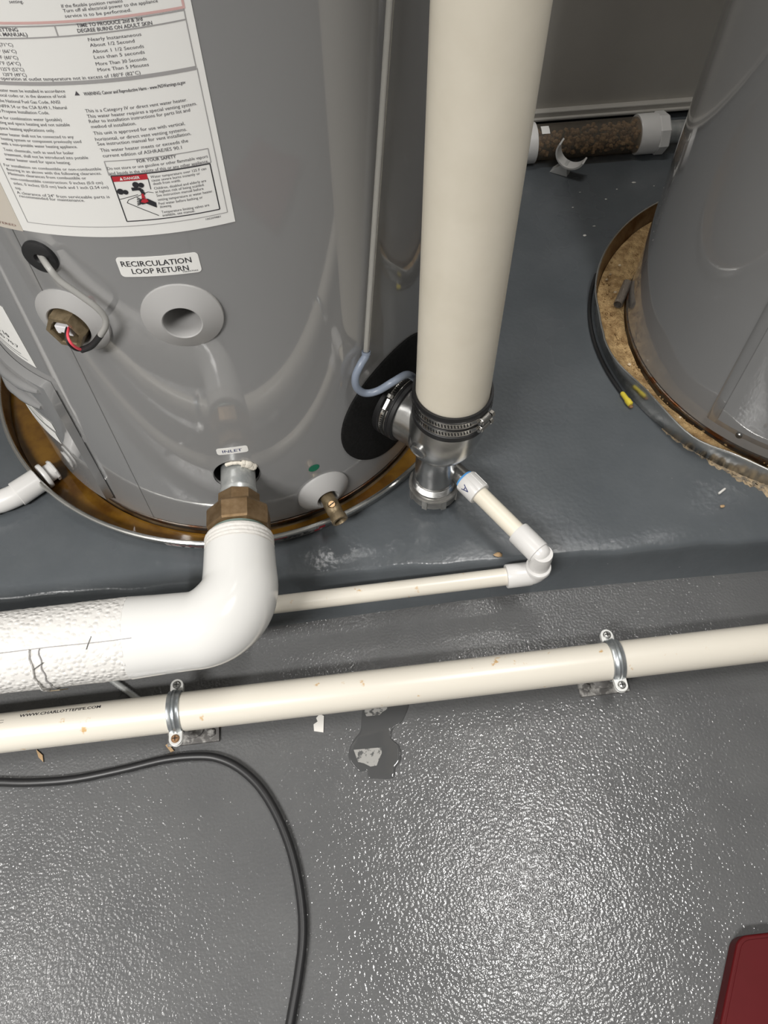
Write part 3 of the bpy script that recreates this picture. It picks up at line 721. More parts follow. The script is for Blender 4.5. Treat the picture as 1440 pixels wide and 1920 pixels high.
b = B(); b.lathe([(0.0035, 0), (0.005, 0.003), (0.0052, 0.018), (0.0065, 0.022), (0.0062, 0.032), (0.004, 0.034)], (0.5755, 0.956, PAD+0.007), (0.25, -0.97, 0.0), 12)
yc = tag(obj('yellow_tip', b, 'yellow'), 'small yellow plastic tip on the pad beside the right pan', 'plastic piece')
b = B(); b.ball((0.584, 0.9215, PAD+0.004), 0.0045, 8, 5, (1, 1, 0.7), 0.2); tag(obj('rust_crumb', b, 'rustscrew'), 'small rusty crumb by the yellow tip', 'crumb')
# mortar residue along the pan, spreading towards the right
b = B(); v = []; f = []; rnd = random.Random(21); NA, NW = 70, 12
for i in range(NA+1):
    a = -150+46*i/NA; w = 0.0025+0.065*max(0, (i/NA-0.25))**1.3+rnd.uniform(-0.0015, 0.0035)*(1+2*i/NA)
    if i/NA > 0.82: w *= max(0.05, (1-i/NA)/0.18)**0.6
    for k in range(NW+1):
        r = 0.4325+w*k/NW; h = (0.0012+rnd.uniform(0, 0.0045)*(0.4+i/NA))*(1 if 0 < k < NW else 0.0)-(0.0022 if rnd.random() < 0.22 and k > 2 else 0)
        v.append((P2[0]+r*math.cos(R_(a)), P2[1]+r*math.sin(R_(a)), PAD+h))
for i in range(NA):
    for k in range(NW): f.append((i*(NW+1)+k, i*(NW+1)+k+1, (i+1)*(NW+1)+k+1, (i+1)*(NW+1)+k))
b.add(v, f); tag(obj('mortar_crust', b, 'mortar', angle=50), 'crusty tan mortar residue on the pad along the right pan', 'mortar', kind='stuff')

# ------------------------------------------------------------------ pan drain fitting at far left
pd = thing('pan_drain_fitting', 'white plastic drain elbow screwed into the left pan wall', 'pipe fitting', (-0.545, 0.850, PAD))
ax_ = Vector((-0.79, -0.61, 0)).normalized(); o_ = Vector((-0.535, 0.873, 0.112))
b = B(); b.lathe([(0.0215, 0.0), (0.023, 0.001), (0.0235, 0.045), (0.0225, 0.046), (0.0205, 0.046)], o_+ax_*0.004, ax_, 32); obj('socket', b, 'whitepvc', pd)
b = B(); b.lathe([(0.017, 0), (0.0235, 0.0), (0.0245, 0.002), (0.0245, 0.006), (0.0235, 0.008), (0.017, 0.008)], o_-ax_*0.012, ax_, 32); obj('flange_ring', b, 'whitepvc', pd)
b = B(); b.lathe([(0.013, 0), (0.019, 0.0), (0.0205, 0.002), (0.0205, 0.006)], o_-ax_*0.030, ax_, 10); b.lathe([(0.0165, 0), (0.0165, 0.014)], o_-ax_*0.024, ax_, 24); obj('lock_nut', b, 'whitepvc', pd, angle=20)
p0 = o_+ax_*0.045; c_ = p0+ax_*0.022
d2 = Vector((-1, -0.02, -0.05)).normalized()
path = smooth_path([p0, p0+ax_*0.008, c_+d2*0.012, c_+d2*0.03], 6); b = B(); b.tube(path, 0.0205, 28); obj('elbow', b, 'whitepvc', pd)
b = B(); b.lathe([(0.0235, 0), (0.0238, 0.02), (0.0232, 0.03), (0.019, 0.03)], c_+d2*0.022, d2, 28); b.lathe([(0.0185, 0), (0.0185, 0.6)], c_+d2*0.03, d2, 28); obj('outlet_pipe', b, 'whitepvc', pd)

# ------------------------------------------------------------------ vent pipe, exhaust elbow, couplings, clamps
VX, VY, VR = 0.1854, 0.7577, 0.0558
b = B(); b.lathe([(VR-0.006, 0.34), (VR, 0.34), (VR, 2.8), (VR-0.006, 2.8)], (VX, VY, 0), (0, 0, 1), 96)
tag(obj('vent_pipe', b, 'cream'), 'thick cream plastic vent pipe rising beside the left tank', 'pipe')
TX, TY = 0.1690, 0.7625
dT = Vector((T1.cx-VX, T1.cy-VY, 0)).normalized()
ex = thing('exhaust_elbow', 'cast aluminium exhaust elbow with trap below the cream vent pipe', 'exhaust elbow', (TX, TY, PAD))
prof = [(0.0515, 0.376), (0.054, 0.376), (0.054, 0.335), (0.0585, 0.330), (0.0605, 0.310), (0.0605, 0.288), (0.0585, 0.268), (0.053, 0.252), (0.045, 0.241), (0.0385, 0.2345), (0.0352, 0.224), (0.0345, 0.200), (0.0348, 0.156), (0.0362, 0.1545), (0.0362, 0.128)]
offs = []
for r, z in prof:
    w = min(1, max(0, (0.335-z)/0.13)); offs.append((TX+(VX-TX)*(1-w)-TX, TY+(VY-TY)*(1-w)-TY, 0))
b = B(); b.lathe(prof, (TX, TY, 0), (0, 0, 1), 72, offs=offs)
org = Vector((VX-0.006, VY+0.002, GZ))
b.lathe([(0.0555, -0.01), (0.0555, 0.022), (0.0545, 0.03), (0.0505, 0.036), (0.0495, 0.070), (0.0495, 0.105)], org, dT, 56)
obj('elbow_body', b, 'alu', ex, angle=30)
sd = Vector((-dT.y, dT.x, 0)); sd = sd if sd.y < 0 else -sd
b = B(); q = Vector((VX-0.006, VY, 0.280))+sd*0.0530-Vector((0.010, -0.004, 0)); b.lathe([(0.0155, -0.008), (0.0150, 0.003), (0.0130, 0.0045), (0.0112, 0.0030), (0.0004, 0.0030)], q, Vector((sd.x, sd.y, -0.15)), 28); obj('cast_boss', b, 'alu', ex)
b = B()
for k in range(5): b.lathe([(0.0362, 0), (0.0385, 0.0012), (0.0362, 0.0026)], (TX, TY, 0.1375+0.0032*k), (0, 0, 1), 56, close=False)
obj('thread', b, 'alu', ex)
b = B(); b.lathe([(0.012, 0.1055), (0.040, 0.1055), (0.0425, 0.1085), (0.0430, 0.124), (0.0445, 0.1265), (0.0447, 0.1305), (0.0435, 0.1325), (0.0398, 0.1325), (0.0388, 0.1295)], (TX, TY, 0), (0, 0, 1), 64)
for k in range(8):
    t = 2*PI*k/8+0.25; d = Vector((math.cos(t), math.sin(t), 0)); b.box(Vector((TX, TY, 0.119))+d*0.0425, (0.005, 0.009, 0.024), (d, Vector((-d.y, d.x, 0)), Vector((0, 0, 1))))
obj('trap_cap', b, mat('oxidised_cap', (0.46, 0.45, 0.43), 0.4, metal=0.75, var=(40, (0.3, 0.29, 0.27), 0.35, 0.65)), ex, angle=35)
DC = Vector((0.0926, -0.1365, -0.008)).normalized()
OUT = Vector((0.2158, 0.7401, 0.166))
b = B(); b.lathe([(0.016, -0.045), (0.0158, 0.002), (0.0165, 0.012)], OUT-DC*0.012, DC, 32); obj('outlet_spout', b, 'alu', ex)

vc = thing('rubber_coupling', 'black rubber coupling ring at the foot of the cream vent pipe', 'coupling', (VX, VY, 0.33), 'rubber couplings')
b = B(); b.lathe([(0.0545, 0.326), (0.0605, 0.327), (0.0605, 0.3365), (0.0590, 0.3375), (0.0590, 0.3545), (0.0605, 0.356), (0.0605, 0.372), (0.0615, 0.376), (0.061, 0.3815), (0.0575, 0.3815), (0.0561, 0.379)], (VX, VY, 0), (0, 0, 1), 80, close=False); obj('sleeve', b, 'black', vc)
hc = thing('rubber_coupling', 'black rubber coupling between the elbow and the tank gasket', 'coupling', org+dT*0.08, 'rubber couplings')
b = B(); b.lathe([(0.0500, 0.070), (0.0545, 0.071), (0.0550, 0.077), (0.0535, 0.079), (0.0535, 0.096), (0.0550, 0.098), (0.0550, 0.112)], org, dT, 64, close=False); obj('sleeve', b, 'black', hc)
def clamp(center, axis, r, w, start, label):
    """worm drive clamp: slotted band, screw housing, screw; 'start' = direction of the housing"""
    a = Vector(axis).normalized(); s = Vector(start); s = (s-a*s.dot(a)).normalized(); t = a.cross(s)
    h = thing('hose_clamp', label, 'hose clamp', Vector(center)+s*r, 'worm drive hose clamps')
    b = B(); b.lathe([(r, -w/2), (r+0.0009, -w/2), (r+0.0011, -w/2+0.0012), (r+0.0008, -w/2+0.002), (r+0.0008, w/2-0.002), (r+0.0011, w/2-0.0012), (r+0.0009, w/2), (r, w/2)], center, a, 96, close=False); obj('band', b, 'steel', h)
    b = B(); N = 80
    for k in range(N):
        th = 2*PI*k/N
        if math.cos(th) > 0.93: continue
        d = s*math.cos(th)+t*math.sin(th); e = a.cross(d)
        u = (e+a*0.22).normalized(); w_ = (a-e*0.22).normalized()
        b.box(Vector(center)+d*(r+0.00075), (0.0010, 0.0019, w*0.52), (d, u, w_))
    tag(obj('band_slots', b, 'dark', h, flat=True), kind='stuff')
    c = Vector(center)+s*(r+0.0045)
    b = B(); poly = [(-0.0060, -0.0045), (0.0060, -0.0045), (0.0066, -0.001), (0.005, 0.0036), (0, 0.0052), (-0.005, 0.0036), (-0.0066, -0.001)]
    b.prism(poly, c-t*0.010, a, s, t, 0.019); obj('screw_housing', b, 'steel', h, bevel=0.0008)
    b = B(); b.lathe([(0.0042, 0), (0.0055, 0.0003), (0.0055, 0.006), (0.0042, 0.0072)], c+t*0.0105+s*0.0004, t, 6); b.lathe([(0.003, 0), (0.003, 0.004)], c-t*0.0145+s*0.0004, t, 14); obj('clamp_screw', b, 'steel', h, angle=20)
    return h
clamp((VX, VY, 0.3645), (0, 0, 1), 0.0605, 0.0115, (0.63, -0.78, 0), 'upper steel hose clamp around the foot of the vent pipe')
clamp((VX, VY, 0.3455), (0, 0, 1), 0.0592, 0.0115, (0.65, -0.76, 0), 'lower steel hose clamp around the foot of the vent pipe')
clamp(org+dT*0.0885, dT, 0.0537, 0.0115, Vector((-0.50, -0.45, 0.74)), 'steel hose clamp on the coupling against the black gasket')

# sensing tube and hose
p0 = Vector((0.0595, 0.7870, 0.4400)); p1 = Vector((0.0995, 0.8160, 0.8830)); d = p1-p0
b = B(); b.tube([p0+d*k/8 for k in range(-0, 18)], 0.0042, 16); stt = tag(obj('sensing_tube', b, 'cleartube'), 'thin clear rigid tube running up the left tank', 'tube')
b = B(); b.tube([p0+d*k/8+Vector((0.0015, -0.003, 0)) for k in range(0, 18)], 0.0009, 8); obj('bore_line', b, 'ink', stt)
HS = [[0.0599,0.7868,0.4450],[0.0585,0.7840,0.4380],[0.05,0.7751,0.431],[0.0415,0.7683,0.4151],[0.0420,0.7662,0.3943],[0.0538,0.7681,0.3776],[0.0732,0.7691,0.3784],[0.0972,0.7700,0.3945],[0.1200,0.7900,0.3850],[0.1370,0.8120,0.3500]]
b = B(); b.tube(smooth_path(HS), 0.0058, 16); ho = tag(obj('flexible_hose', b, 'hose'), 'short blue-grey flexible hose looping from the clear tube to the elbow', 'hose')
b = B(); b.tube(smooth_path(HS)[:5], 0.0066, 16); obj('hose_end', b, 'hose', ho)

# ------------------------------------------------------------------ condensate drain
cd = thing('condensate_pipe', 'narrow cream condensate pipe with white elbows along the pad edge', 'pipe', (0.32, 0.575, 0.085))
CO = Vector((0.3205, 0.5770, 0.1525)); DC = (CO-OUT).normalized(); Ltot = (CO-OUT).length
b = B(); b.lathe([(0.0145, -0.002), (0.0170, 0), (0.0178, 0.003), (0.0172, 0.0065), (0.0150, 0.007)], OUT+DC*0.000, DC, 28); obj('thread_seal', b, 'blue', cd)
b = B(); b.lathe([(0.016, 0.004), (0.0205, 0.0045), (0.0212, 0.006), (0.0212, 0.038), (0.0205, 0.040), (0.016, 0.0405)], OUT, DC, 36); ad = obj('adapter', b, 'whitepvc', cd)
e1, e2, a_ = frame(DC)
for t in (40, 75, 110, 250):
    b = B(); dd = e1*math.cos(R_(t))+e2*math.sin(R_(t)); b.box(OUT+DC*0.0225+dd*0.0208, (0.0022, 0.0022, 0.030), (dd, DC.cross(dd), DC))
    obj('grip_rib', b, 'whitepvc', ad, bevel=0.0005, flat=True)
b = B(); fn = lambda u, v: OUT+DC*(0.0225+v)+(e1*math.cos(u/0.0212+R_(150))+e2*math.sin(u/0.0212+R_(150)))*0.0214
put_text(b, 'A', fn, -0.006, 0.006, -0.008, 0.014); obj('ink_mark', b, 'inkblue', ad, flat=True)
b = B(); b.lathe([(0.0150, 0.03), (0.0150, Ltot-0.04)], OUT, DC, 36); obj('upper_pipe', b, 'cream', cd)
b = B(); b.lathe([(0.0150, Ltot-0.062), (0.0196, Ltot-0.0615), (0.0203, Ltot-0.060), (0.0203, Ltot-0.0135), (0.0185, Ltot-0.0125)], OUT, DC, 40)
b.lathe([(0.0185, 0), (0.0182, 0.006), (0.016, 0.0115), (0.0115, 0.0155), (0.006, 0.0175), (0.0005, 0.0180)], CO-DC*0.0135, DC, 40)
dz = Vector((0, 0, -1)); b.lathe([(0.0170, -0.008), (0.0180, 0.0), (0.0180, 0.030)], CO-DC*0.006, dz, 36)
ue = obj('street_elbow', b, 'whitepvc', cd, angle=40)
LC = Vector((0.3165, 0.5795, 0.0985)); LE = Vector((-0.40, 0.5740, 0.0930)); dl = (LE-LC).normalized()
b = B(); cor = LC+Vector((0.0, 0, 0))
b.lathe([(0.0150, 0.040), (0.0196, 0.0405), (0.0203, 0.042), (0.0203, 0.072-0.04), (0.0198, 0.018)][0:0]+[(0.0198, 0.010), (0.0203, 0.014), (0.0203, 0.0505), (0.0196, 0.052), (0.0150, 0.0525)], LC, dl, 40)
path = [LC+Vector((0, 0, 0.0235))]+arc(LC+dl*0.016+Vector((0, 0, 0.016)), 0.016, 0, -90, 8, -dl, Vector((0, 0, 1)))+[LC+dl*0.024]
b.tube(path, 0.0195, 36); b.lathe([(0.0185, 0.0), (0.0205, 0.0005), (0.0214, 0.002), (0.0214, 0.008), (0.0195, 0.0095)], LC+Vector((0, 0, 0.0245)), (0, 0, -1), 40)
obj('lower_elbow', b, 'whitepvc', cd, angle=45)
b = B(); b.lathe([(0.0150, 0.03), (0.0150, (LE-LC).length+1.3)], LC, dl, 36); obj('lower_pipe', b, 'creamdirty', cd)

# ------------------------------------------------------------------ inlet: nipple, union, insulated pipe
IX, IZ, IY = -0.1545, 0.266, 0.465
un = thing('inlet_union', 'galvanized nipple with brown brass union coming out of the left tank', 'pipe union', (IX, 0.68, IZ-0.04))
Y_ = Vector((0, -1, 0)); o_ = Vector((IX, 0.76, IZ))
b = B(); b.lathe([(0.0235, 0), (0.0270, 0.0), (0.0270, 0.068), (0.0282, 0.069), (0.0282, 0.073), (0.0272, 0.0745), (0.0272, 0.1)], o_, Y_, 56); obj('nipple', b, 'galv', un)
b = B(); b.lathe([(0.0275, 0.079), (0.0315, 0.0795), (0.0335, 0.082), (0.0335, 0.115)], o_, Y_, 8, phase=R_(10)); obj('union_tail', b, 'brass', un, angle=15)
b = B(); b.lathe([(0.0335, 0.106), (0.0440, 0.1065), (0.0475, 0.1085), (0.0490, 0.112), (0.0490, 0.139), (0.0475, 0.1425), (0.0425, 0.145), (0.030, 0.1455)], o_, Y_, 8, phase=R_(22)); obj('union_nut', b, 'brass', un, angle=15)
b = B(); b.lathe([(0.0400, 0.144), (0.0430, 0.1455), (0.0430, 0.1525), (0.0395, 0.154)], o_, Y_, 48); obj('union_lip', b, mat('green_patina', (0.2, 0.27, 0.24), 0.5, metal=0.4), un)

ip = thing('insulated_pipe', 'white insulated pipe with glossy elbow cover in front of the left tank', 'insulated pipe', (IX, IY, IZ-0.06))
def bumpy(path, r, seg, name, m_, amp, fx, parent, cap=True, radii=None):
    b = B(); b.tube(path, r, seg, cap, radii); rnd = random.Random(11)
    nv = len(path)*seg
    for k in range(nv):
        i, s = divmod(k, seg); c = Vector(path[i]); d = b.v[k]-c
        b.v[k] = c+d*(1+amp*rnd.uniform(-1, 1)*((1 if (i+s) % 2 else 0.3)))
    return obj(name, b, m_, parent, angle=80)
RJ = 0.0560
path = [Vector((-2.18+0.0046*k, IY, IZ+0.0005*math.sin(k*0.05))) for k in range(int((2.18-0.302)/0.0046)+1)]
rad = [RJ*(1+0.012*math.sin(k*0.045+1)) for k in range(len(path))]
js = bumpy(path, RJ, 72, 'canvas_jacket', 'canvas', 0.009, 1, ip, True, rad)
RB = 0.068
c0 = Vector((IX-RB, IY+RB, IZ))
path = [Vector((-0.306, IY, IZ)), Vector((-0.270, IY, IZ))]+arc(c0, RB, -90, 0, 20, (1, 0, 0), (0, 1, 0))+[Vector((IX, 0.555, IZ)), Vector((IX, 0.5830, IZ))]
rad = [0.0568, 0.0552]+[0.0540+0.003*math.sin(PI*k/20) for k in range(21)]+[0.0525, 0.0515]
b = B(); b.tube(path, 0.0525, 64, radii=rad); obj('elbow_cover', b, 'gloss_white', ip, angle=60)
path = [Vector((IX, 0.577+0.0015*k, IZ)) for k in range(22)]
rad = [0.0503+(0.0009 if k % 4 < 2 else 0) for k in range(20)]+[0.0490, 0.0440]
bumpy(path, 0.05, 96, 'end_wrap', 'wrap', 0.006, 1, ip, True, rad)
# stitched seam, joint and staples on the canvas
def fj(x, ang, off=0.0): return Vector((x, IY-(RJ*1.012+0.0004+off)*math.cos(R_(ang)), IZ+(RJ*1.012+0.0004+off)*math.sin(R_(ang))))
b = B(); b.tube([fj(-0.93+0.02*k, 64+0.35*math.sin(k)) for k in range(33)], 0.0006, 6); obj('seam', b, 'inkline', ip)
b = B(); b.tube([fj(-0.4085+0.0012*math.sin(a*0.3), a, 0.0002) for a in range(64, -60, -4)], 0.0008, 6); obj('joint', b, 'inkline', ip)
b = B(); b.tube([fj(-0.4215+0.001*math.sin(a*0.2), a, 0.0012) for a in range(64, -64, -4)], 0.0016, 6); obj('jacket_lap', b, 'canvas', ip)
for (x, a, dx, da) in ((-0.478, 64, 0.006, 9), (-0.345, 64, 0.007, 8), (-0.414, 40, 0.018, 5)):
    b = B(); b.tube([fj(x-dx/2, a-da, 0.0005), fj(x, a, 0.0012), fj(x+dx/2, a+da, 0.0005)], 0.0007, 6); obj('staple', b, 'screw', ip)
b = B(); b.prism([(0, 0), (0.018, 0.004), (0.026, -0.006), (0.020, -0.010), (0.014, -0.004)], fj(-0.424, -28, 0.002), (1, 0, 0), (0, -0.4, 0.9), (0, -0.9, -0.4), 0.001); obj('torn_flap', b, 'brassdull', ip, flat=True)

# ------------------------------------------------------------------ floor pipe with straps
CY, CZ, CR = 0.423, 0.0655, 0.0302
fpipe = thing('floor_pipe', 'long cream plastic pipe clamped above the floor', 'pipe', (0, CY, CZ-CR))
b = B(); b.lathe([(CR-0.004, -2.195), (CR, -2.195), (CR, 2.595), (CR-0.004, 2.595)], (0, CY, CZ), (1, 0, 0), 72); obj('pipe', b, 'creamdirty', fpipe)
fc = lambda x, s: Vector((x, CY+(CR+0.0003)*math.cos(R_(46)+ -s/CR+0.0) if False else CY+(CR+0.0003)*math.cos(R_(64)-s/CR), CZ+(CR+0.0003)*math.sin(R_(64)-s/CR)))
b = B(); put_text(b, 'WWW.CHARLOTTEPIPE.COM', fc, -0.5230, -0.4000, -0.002, 0.0056, 0.018); obj('printed_text', b, 'inkblack', fpipe, flat=True)
b = B(); put_text(b, 'PVC', fc, -0.575, -0.545, -0.0085, 0.0050); obj('printed_mark', b, 'inkblack', fpipe, flat=True)
def strap(x, fx, label, rust):
    t = thing('pipe_strap', label, 'pipe strap', (x, CY, 0), 'pipe straps on the floor pipe')
    w = 0.0205; prof = [(-w/2, 0.0006), (-w/2+0.001, 0.0030), (-0.0045, 0.0034), (-0.0025, 0.0052), (-0.0012, 0.0036), (0.0012, 0.0036), (0.0025, 0.0052), (0.0045, 0.0034), (w/2-0.001, 0.0030), (w/2, 0.0006)]
    for sgn, nm in ((1, 'upper_band'), (-1, 'lower_band')):
        b = B(); N = 28; v = []; f = []; m_ = len(prof)
        for k in range(N+1):
            th = R_(6+168*k/N)
            for (dx, h) in prof: v.append((x+dx, CY+(CR+h)*math.cos(th), CZ+sgn*(CR+h)*math.sin(th)))
        for k in range(N):
            for i in range(m_-1): f.append((k*m_+i, k*m_+i+1, (k+1)*m_+i+1, (k+1)*m_+i))
        b.add(v, f); obj(nm, b, 'zinc', t, angle=50)
        for sy in (1, -1):
            poly = [(-w/2, CR+0.0005), (w/2, CR+0.0005), (w/2, CR+0.013)]+[(w/2*math.cos(R_(a)), CR+0.013+w/2*math.sin(R_(a))) for a in range(15, 180, 15)]+[(-w/2, CR+0.013)]
            b = B(); b.prism([(p if sy > 0 else (p[0], -p[1])) for p in (poly if sy > 0 else poly[::-1])], (x, CY, CZ+(0.0016 if sgn > 0 else -0.0042)), (1, 0, 0), (0, 1, 0), (0, 0, 1), 0.0026)
            obj('ear', b, 'zincflat', t, bevel=0.0006)
    for sy in (1, -1):
        b = B(); q = (x, CY+sy*(CR+0.0128), CZ+0.0042); b.lathe([(0.0066, 0), (0.0064, 0.0016), (0.005, 0.003), (0.0012, 0.0034), (0.0004, 0.0022)], q, (0, 0, 1), 20); b.lathe([(0.003, -0.012), (0.003, 0.0)], q, (0, 0, 1), 12)
        s_ = obj('screw', b, 'rustscrew' if (rust and sy < 0) else 'screw', t)
        b = B(); b.box((q[0], q[1], q[2]+0.0032), (0.008, 0.0012, 0.001)); b.box((q[0], q[1], q[2]+0.0032), (0.0012, 0.008, 0.001)); obj('cross_slot', b, 'dark', s_, flat=True)
    b = B(); y0 = 0.422
    b.box((fx, y0, 0.0035), (0.083, 0.066, 0.006)); fl = obj('floor_flange', b, 'flange', t, bevel=0.0005)
    b = B(); b.lathe([(0.019, 0.0065), (0.0185, 0.010), (0.013, 0.015), (0.0115, 0.017), (0.006, 0.017)], (fx, y0-0.006, 0), (0, 0, 1), 32); obj('boss', b, 'flange', fl)
    for sx in (-1, 1):
        for sy2 in (-1, 1):
            b = B(); b.lathe([(0.0078, 0.0065), (0.0072, 0.0095), (0.005, 0.011), (0.0008, 0.0112)], (fx+sx*0.029, y0+sy2*0.017-0.002, 0), (0, 0, 1), 6); obj('anchor_bolt', b, 'flange', fl)
    b = B(); P_ = [Vector((fx, y0-0.006, 0.014)).lerp(Vector((fx+(x-fx)*0.4, CY, CZ-CR-0.004)), k/24) for k in range(25)]
    b.tube(P_, 0.0048, 12, radii=[0.0050 if k % 2 else 0.0042 for k in range(25)]); obj('threaded_rod', b, 'galv', t, angle=80)
    return t
strap(-0.2895, -0.276, 'zinc strap on the floor pipe below the glossy white elbow cover', True)
strap(0.4135, 0.405, 'zinc strap on the floor pipe at right, near the cream condensate elbows', False)

# ------------------------------------------------------------------ hanger rod under the insulated pipe
b = B(); P_ = [Vector((-0.432, 0.520, 0.02)).lerp(Vector((-0.372, 0.468, 0.03)), k/30) for k in range(31)]
a0 = Vector((-0.455, 0.548, 0.006)); a1 = Vector((-0.345, 0.455, 0.006)); P_ = [a0.lerp(a1, k/50) for k in range(51)]
b.tube(P_, 0.006, 12, radii=[0.0060 if k % 2 else 0.0052 for k in range(51)])
tag(obj('loose_threaded_rod', b, 'galv', angle=80), 'grey threaded rod lying on the floor below the insulated pipe', 'rod')

# ------------------------------------------------------------------ neutralizer tube at the back wall
nz = thing('neutralizer_tube', 'clear tube of stone chips with white couplings along the back wall', 'tube', (0.72, 1.748, PAD))
NY, NZ, NR = 1.750, PAD+0.0435, 0.041
b = B(); b.lathe([(NR, 0.52), (NR, 0.848)], (0, NY, NZ), (1, 0, 0), 56, close=False); obj('clear_tube', b, 'smoked', nz)
b = B(); rnd = random.Random(9)
for k in range(420):
    x = rnd.uniform(0.535, 0.838); th = rnd.uniform(0, 2*PI); rr = math.sqrt(rnd.random())*(NR-0.007)
    zz = rr*math.sin(th)
    if zz > 0.012+0.02*(x-0.53)/0.33: continue
    b.ball((x, NY+rr*math.cos(th), NZ+zz), rnd.uniform(0.004, 0.007), 6, 4, (1, rnd.uniform(0.7, 1.2), rnd.uniform(0.7, 1)), 0.18)
tag(obj('stone_chips', b, 'stone', nz, angle=25), kind='stuff')
b = B(); b.lathe([(NR-0.002, 0.5), (NR+0.005, 0.502), (NR+0.006, 0.512), (NR+0.006, 0.572), (NR+0.002, 0.574), (NR-0.001, 0.574)], (0, NY, NZ), (1, 0, 0), 56); obj('end_coupling', b, 'whitepvc', nz)
b = B(); b.lathe([(NR-0.001, 0.832), (NR+0.005, 0.832), (NR+0.006, 0.835), (NR+0.006, 0.879), (NR+0.004, 0.880), (NR-0.01, 0.881)], (0, NY, NZ), (1, 0, 0), 56); cp = obj('coupling', b, 'whitepvc', nz)
b = B(); b.lathe([(NR-0.012, 0.879), (NR+0.007, 0.879), (NR+0.009, 0.882), (NR+0.009, 0.903), (NR+0.006, 0.906), (NR-0.012, 0.906)], (0, NY, NZ), (1, 0, 0), 8, phase=R_(8)); obj('hex_bushing', b, 'whitepvc', nz, angle=20)
b = B(); b.lathe([(0.026, 0.90), (0.026, 1.5)], (0, NY, NZ), (1, 0, 0), 40); obj('grey_pipe', b, 'galv', nz)
b = B(); v = []
for a in (58, 74, 90): 
    for x in (0.583, 0.603): v.append((x, NY-(NR+0.0006)*math.cos(R_(a)), NZ+(NR+0.0006)*math.sin(R_(a))))
b.add(v, [(0, 1, 3, 2), (2, 3, 5, 4)]); obj('tube_label', b, 'paper', nz)
# pipe clip
pc = thing('pipe_clip', 'open white plastic pipe clip standing on the pad before the stone tube', 'pipe clip', (0.640, 1.685, PAD))
cc = Vector((0.648, 1.672, PAD+0.062)); u_ = Vector((0.80, -0.55, 0)).normalized(); ww = Vector((0.55, 0.80, 0)).normalized()
b = B(); v = []; f = []; N = 18
for k in range(N+1):
    th = R_(150+(338-150)*k/N)
    for (r, w) in ((0.034, -0.015), (0.038, -0.015), (0.038, 0.015), (0.034, 0.015)): v.append(cc+u_*r*math.cos(th)+Vector((0, 0, 1))*r*math.sin(th)+ww*w)
for k in range(N):
    for i in range(4): f.append((k*4+i, k*4+(i+1) % 4, (k+1)*4+(i+1) % 4, (k+1)*4+i))
f += [(3, 2, 1, 0), tuple(N*4+i for i in range(4))]
b.add(v, f); obj('clip_band', b, 'whitepvc', pc, angle=40)
b = B(); b.prism([(-0.034, 0), (0.012, 0), (0.006, 0.030), (-0.006, 0.030)], Vector((0.640, 1.680, PAD+0.0005))-ww*0.012, u_, (0, 0, 1), ww, 0.024); obj('clip_foot', b, 'bracket', pc, bevel=0.001, flat=True)

# ------------------------------------------------------------------ things on the floor
CB = [[-2.0,0.2],[-1.5,0.36],[-1.1,0.41],[-0.9,0.40],[-0.75,0.385],[-0.6286,0.3716],[-0.5782,0.3646],[-0.5278,0.3577],[-0.4614,0.3546],[-0.387,0.3604],[-0.3201,0.3682],[-0.2694,0.3671],[-0.2354,0.3596],[-0.2018,0.3396],[-0.1692,0.3044],[-0.1424,0.2536],[-0.125,0.1985],[-0.1166,0.14],[-0.1173,0.0923],[-0.126,0.0476],[-0.1371,0.0053],[-0.1461,-0.0296],[-0.16,-0.1],[-0.17,-0.25],[-0.1,-0.6],[0.1,-1.1],[0.15,-1.8]]
b = B(); b.tube(smooth_path([(x, y, 0.0078) for x, y in CB], 5), 0.0068, 16); tag(obj('power_cable', b, 'cable'), 'black round cable curving across the grey floor', 'cable')
PUD = [[0.0046,0.4308],[0.0768,0.4261],[0.066, 0.3885],[0.0482,0.3769],[0.0434,0.3599],[0.0546,0.3455],[0.0536,0.3243],[0.0435,0.3129],[0.0374,0.2979],[0.0063,0.3008],[-0.0018,0.3035],[-0.0024,0.3143],[-0.0159,0.3151],[-0.0286,0.3343],[-0.027,0.3512],[-0.0168,0.3672],[-0.006,0.3791],[-0.002,0.4008]]
ps = smooth_path([(x, y, 0) for x, y in PUD+PUD[:1]], 5)[:-1]
b = B(); v = []; f = []; n_ = len(ps); cen = Vector((0.018, 0.35, 0))
for (sc, z) in ((1.0, 0.0002), (0.985, 0.0010), (0.95, 0.0015), (0.85, 0.0017)):
    for p in ps: 
        cx_ = Vector((0.02, p.y, 0)); q = cx_+(p-cx_)*sc; q.y = 0.36+(p.y-0.36)*(1-(1-sc)*0.6); v.append((q.x, q.y, z))
for k in range(3):
    for i in range(n_):
        j = (i+1) % n_; f.append((k*n_+i, k*n_+j, (k+1)*n_+j, (k+1)*n_+i))
f.append(tuple(3*n_+i for i in range(n_)))
b.add(v, f); pu = tag(obj('puddle', b, 'water', angle=80), 'small clear puddle on the floor below the cream floor pipe', 'puddle')
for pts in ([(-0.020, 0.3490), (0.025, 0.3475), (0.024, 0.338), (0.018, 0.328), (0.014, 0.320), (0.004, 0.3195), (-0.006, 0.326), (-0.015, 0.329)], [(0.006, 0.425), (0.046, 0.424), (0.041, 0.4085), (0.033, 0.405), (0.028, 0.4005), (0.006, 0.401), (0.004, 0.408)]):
    b = B(); b.prism(pts, (0, 0, 0.00172), (1, 0, 0), (0, 1, 0), (0, 0, 1), 0.0002); obj('pale_patch', b, 'blotch', pu, flat=True)  # thin pale grey shapes laid on the puddle
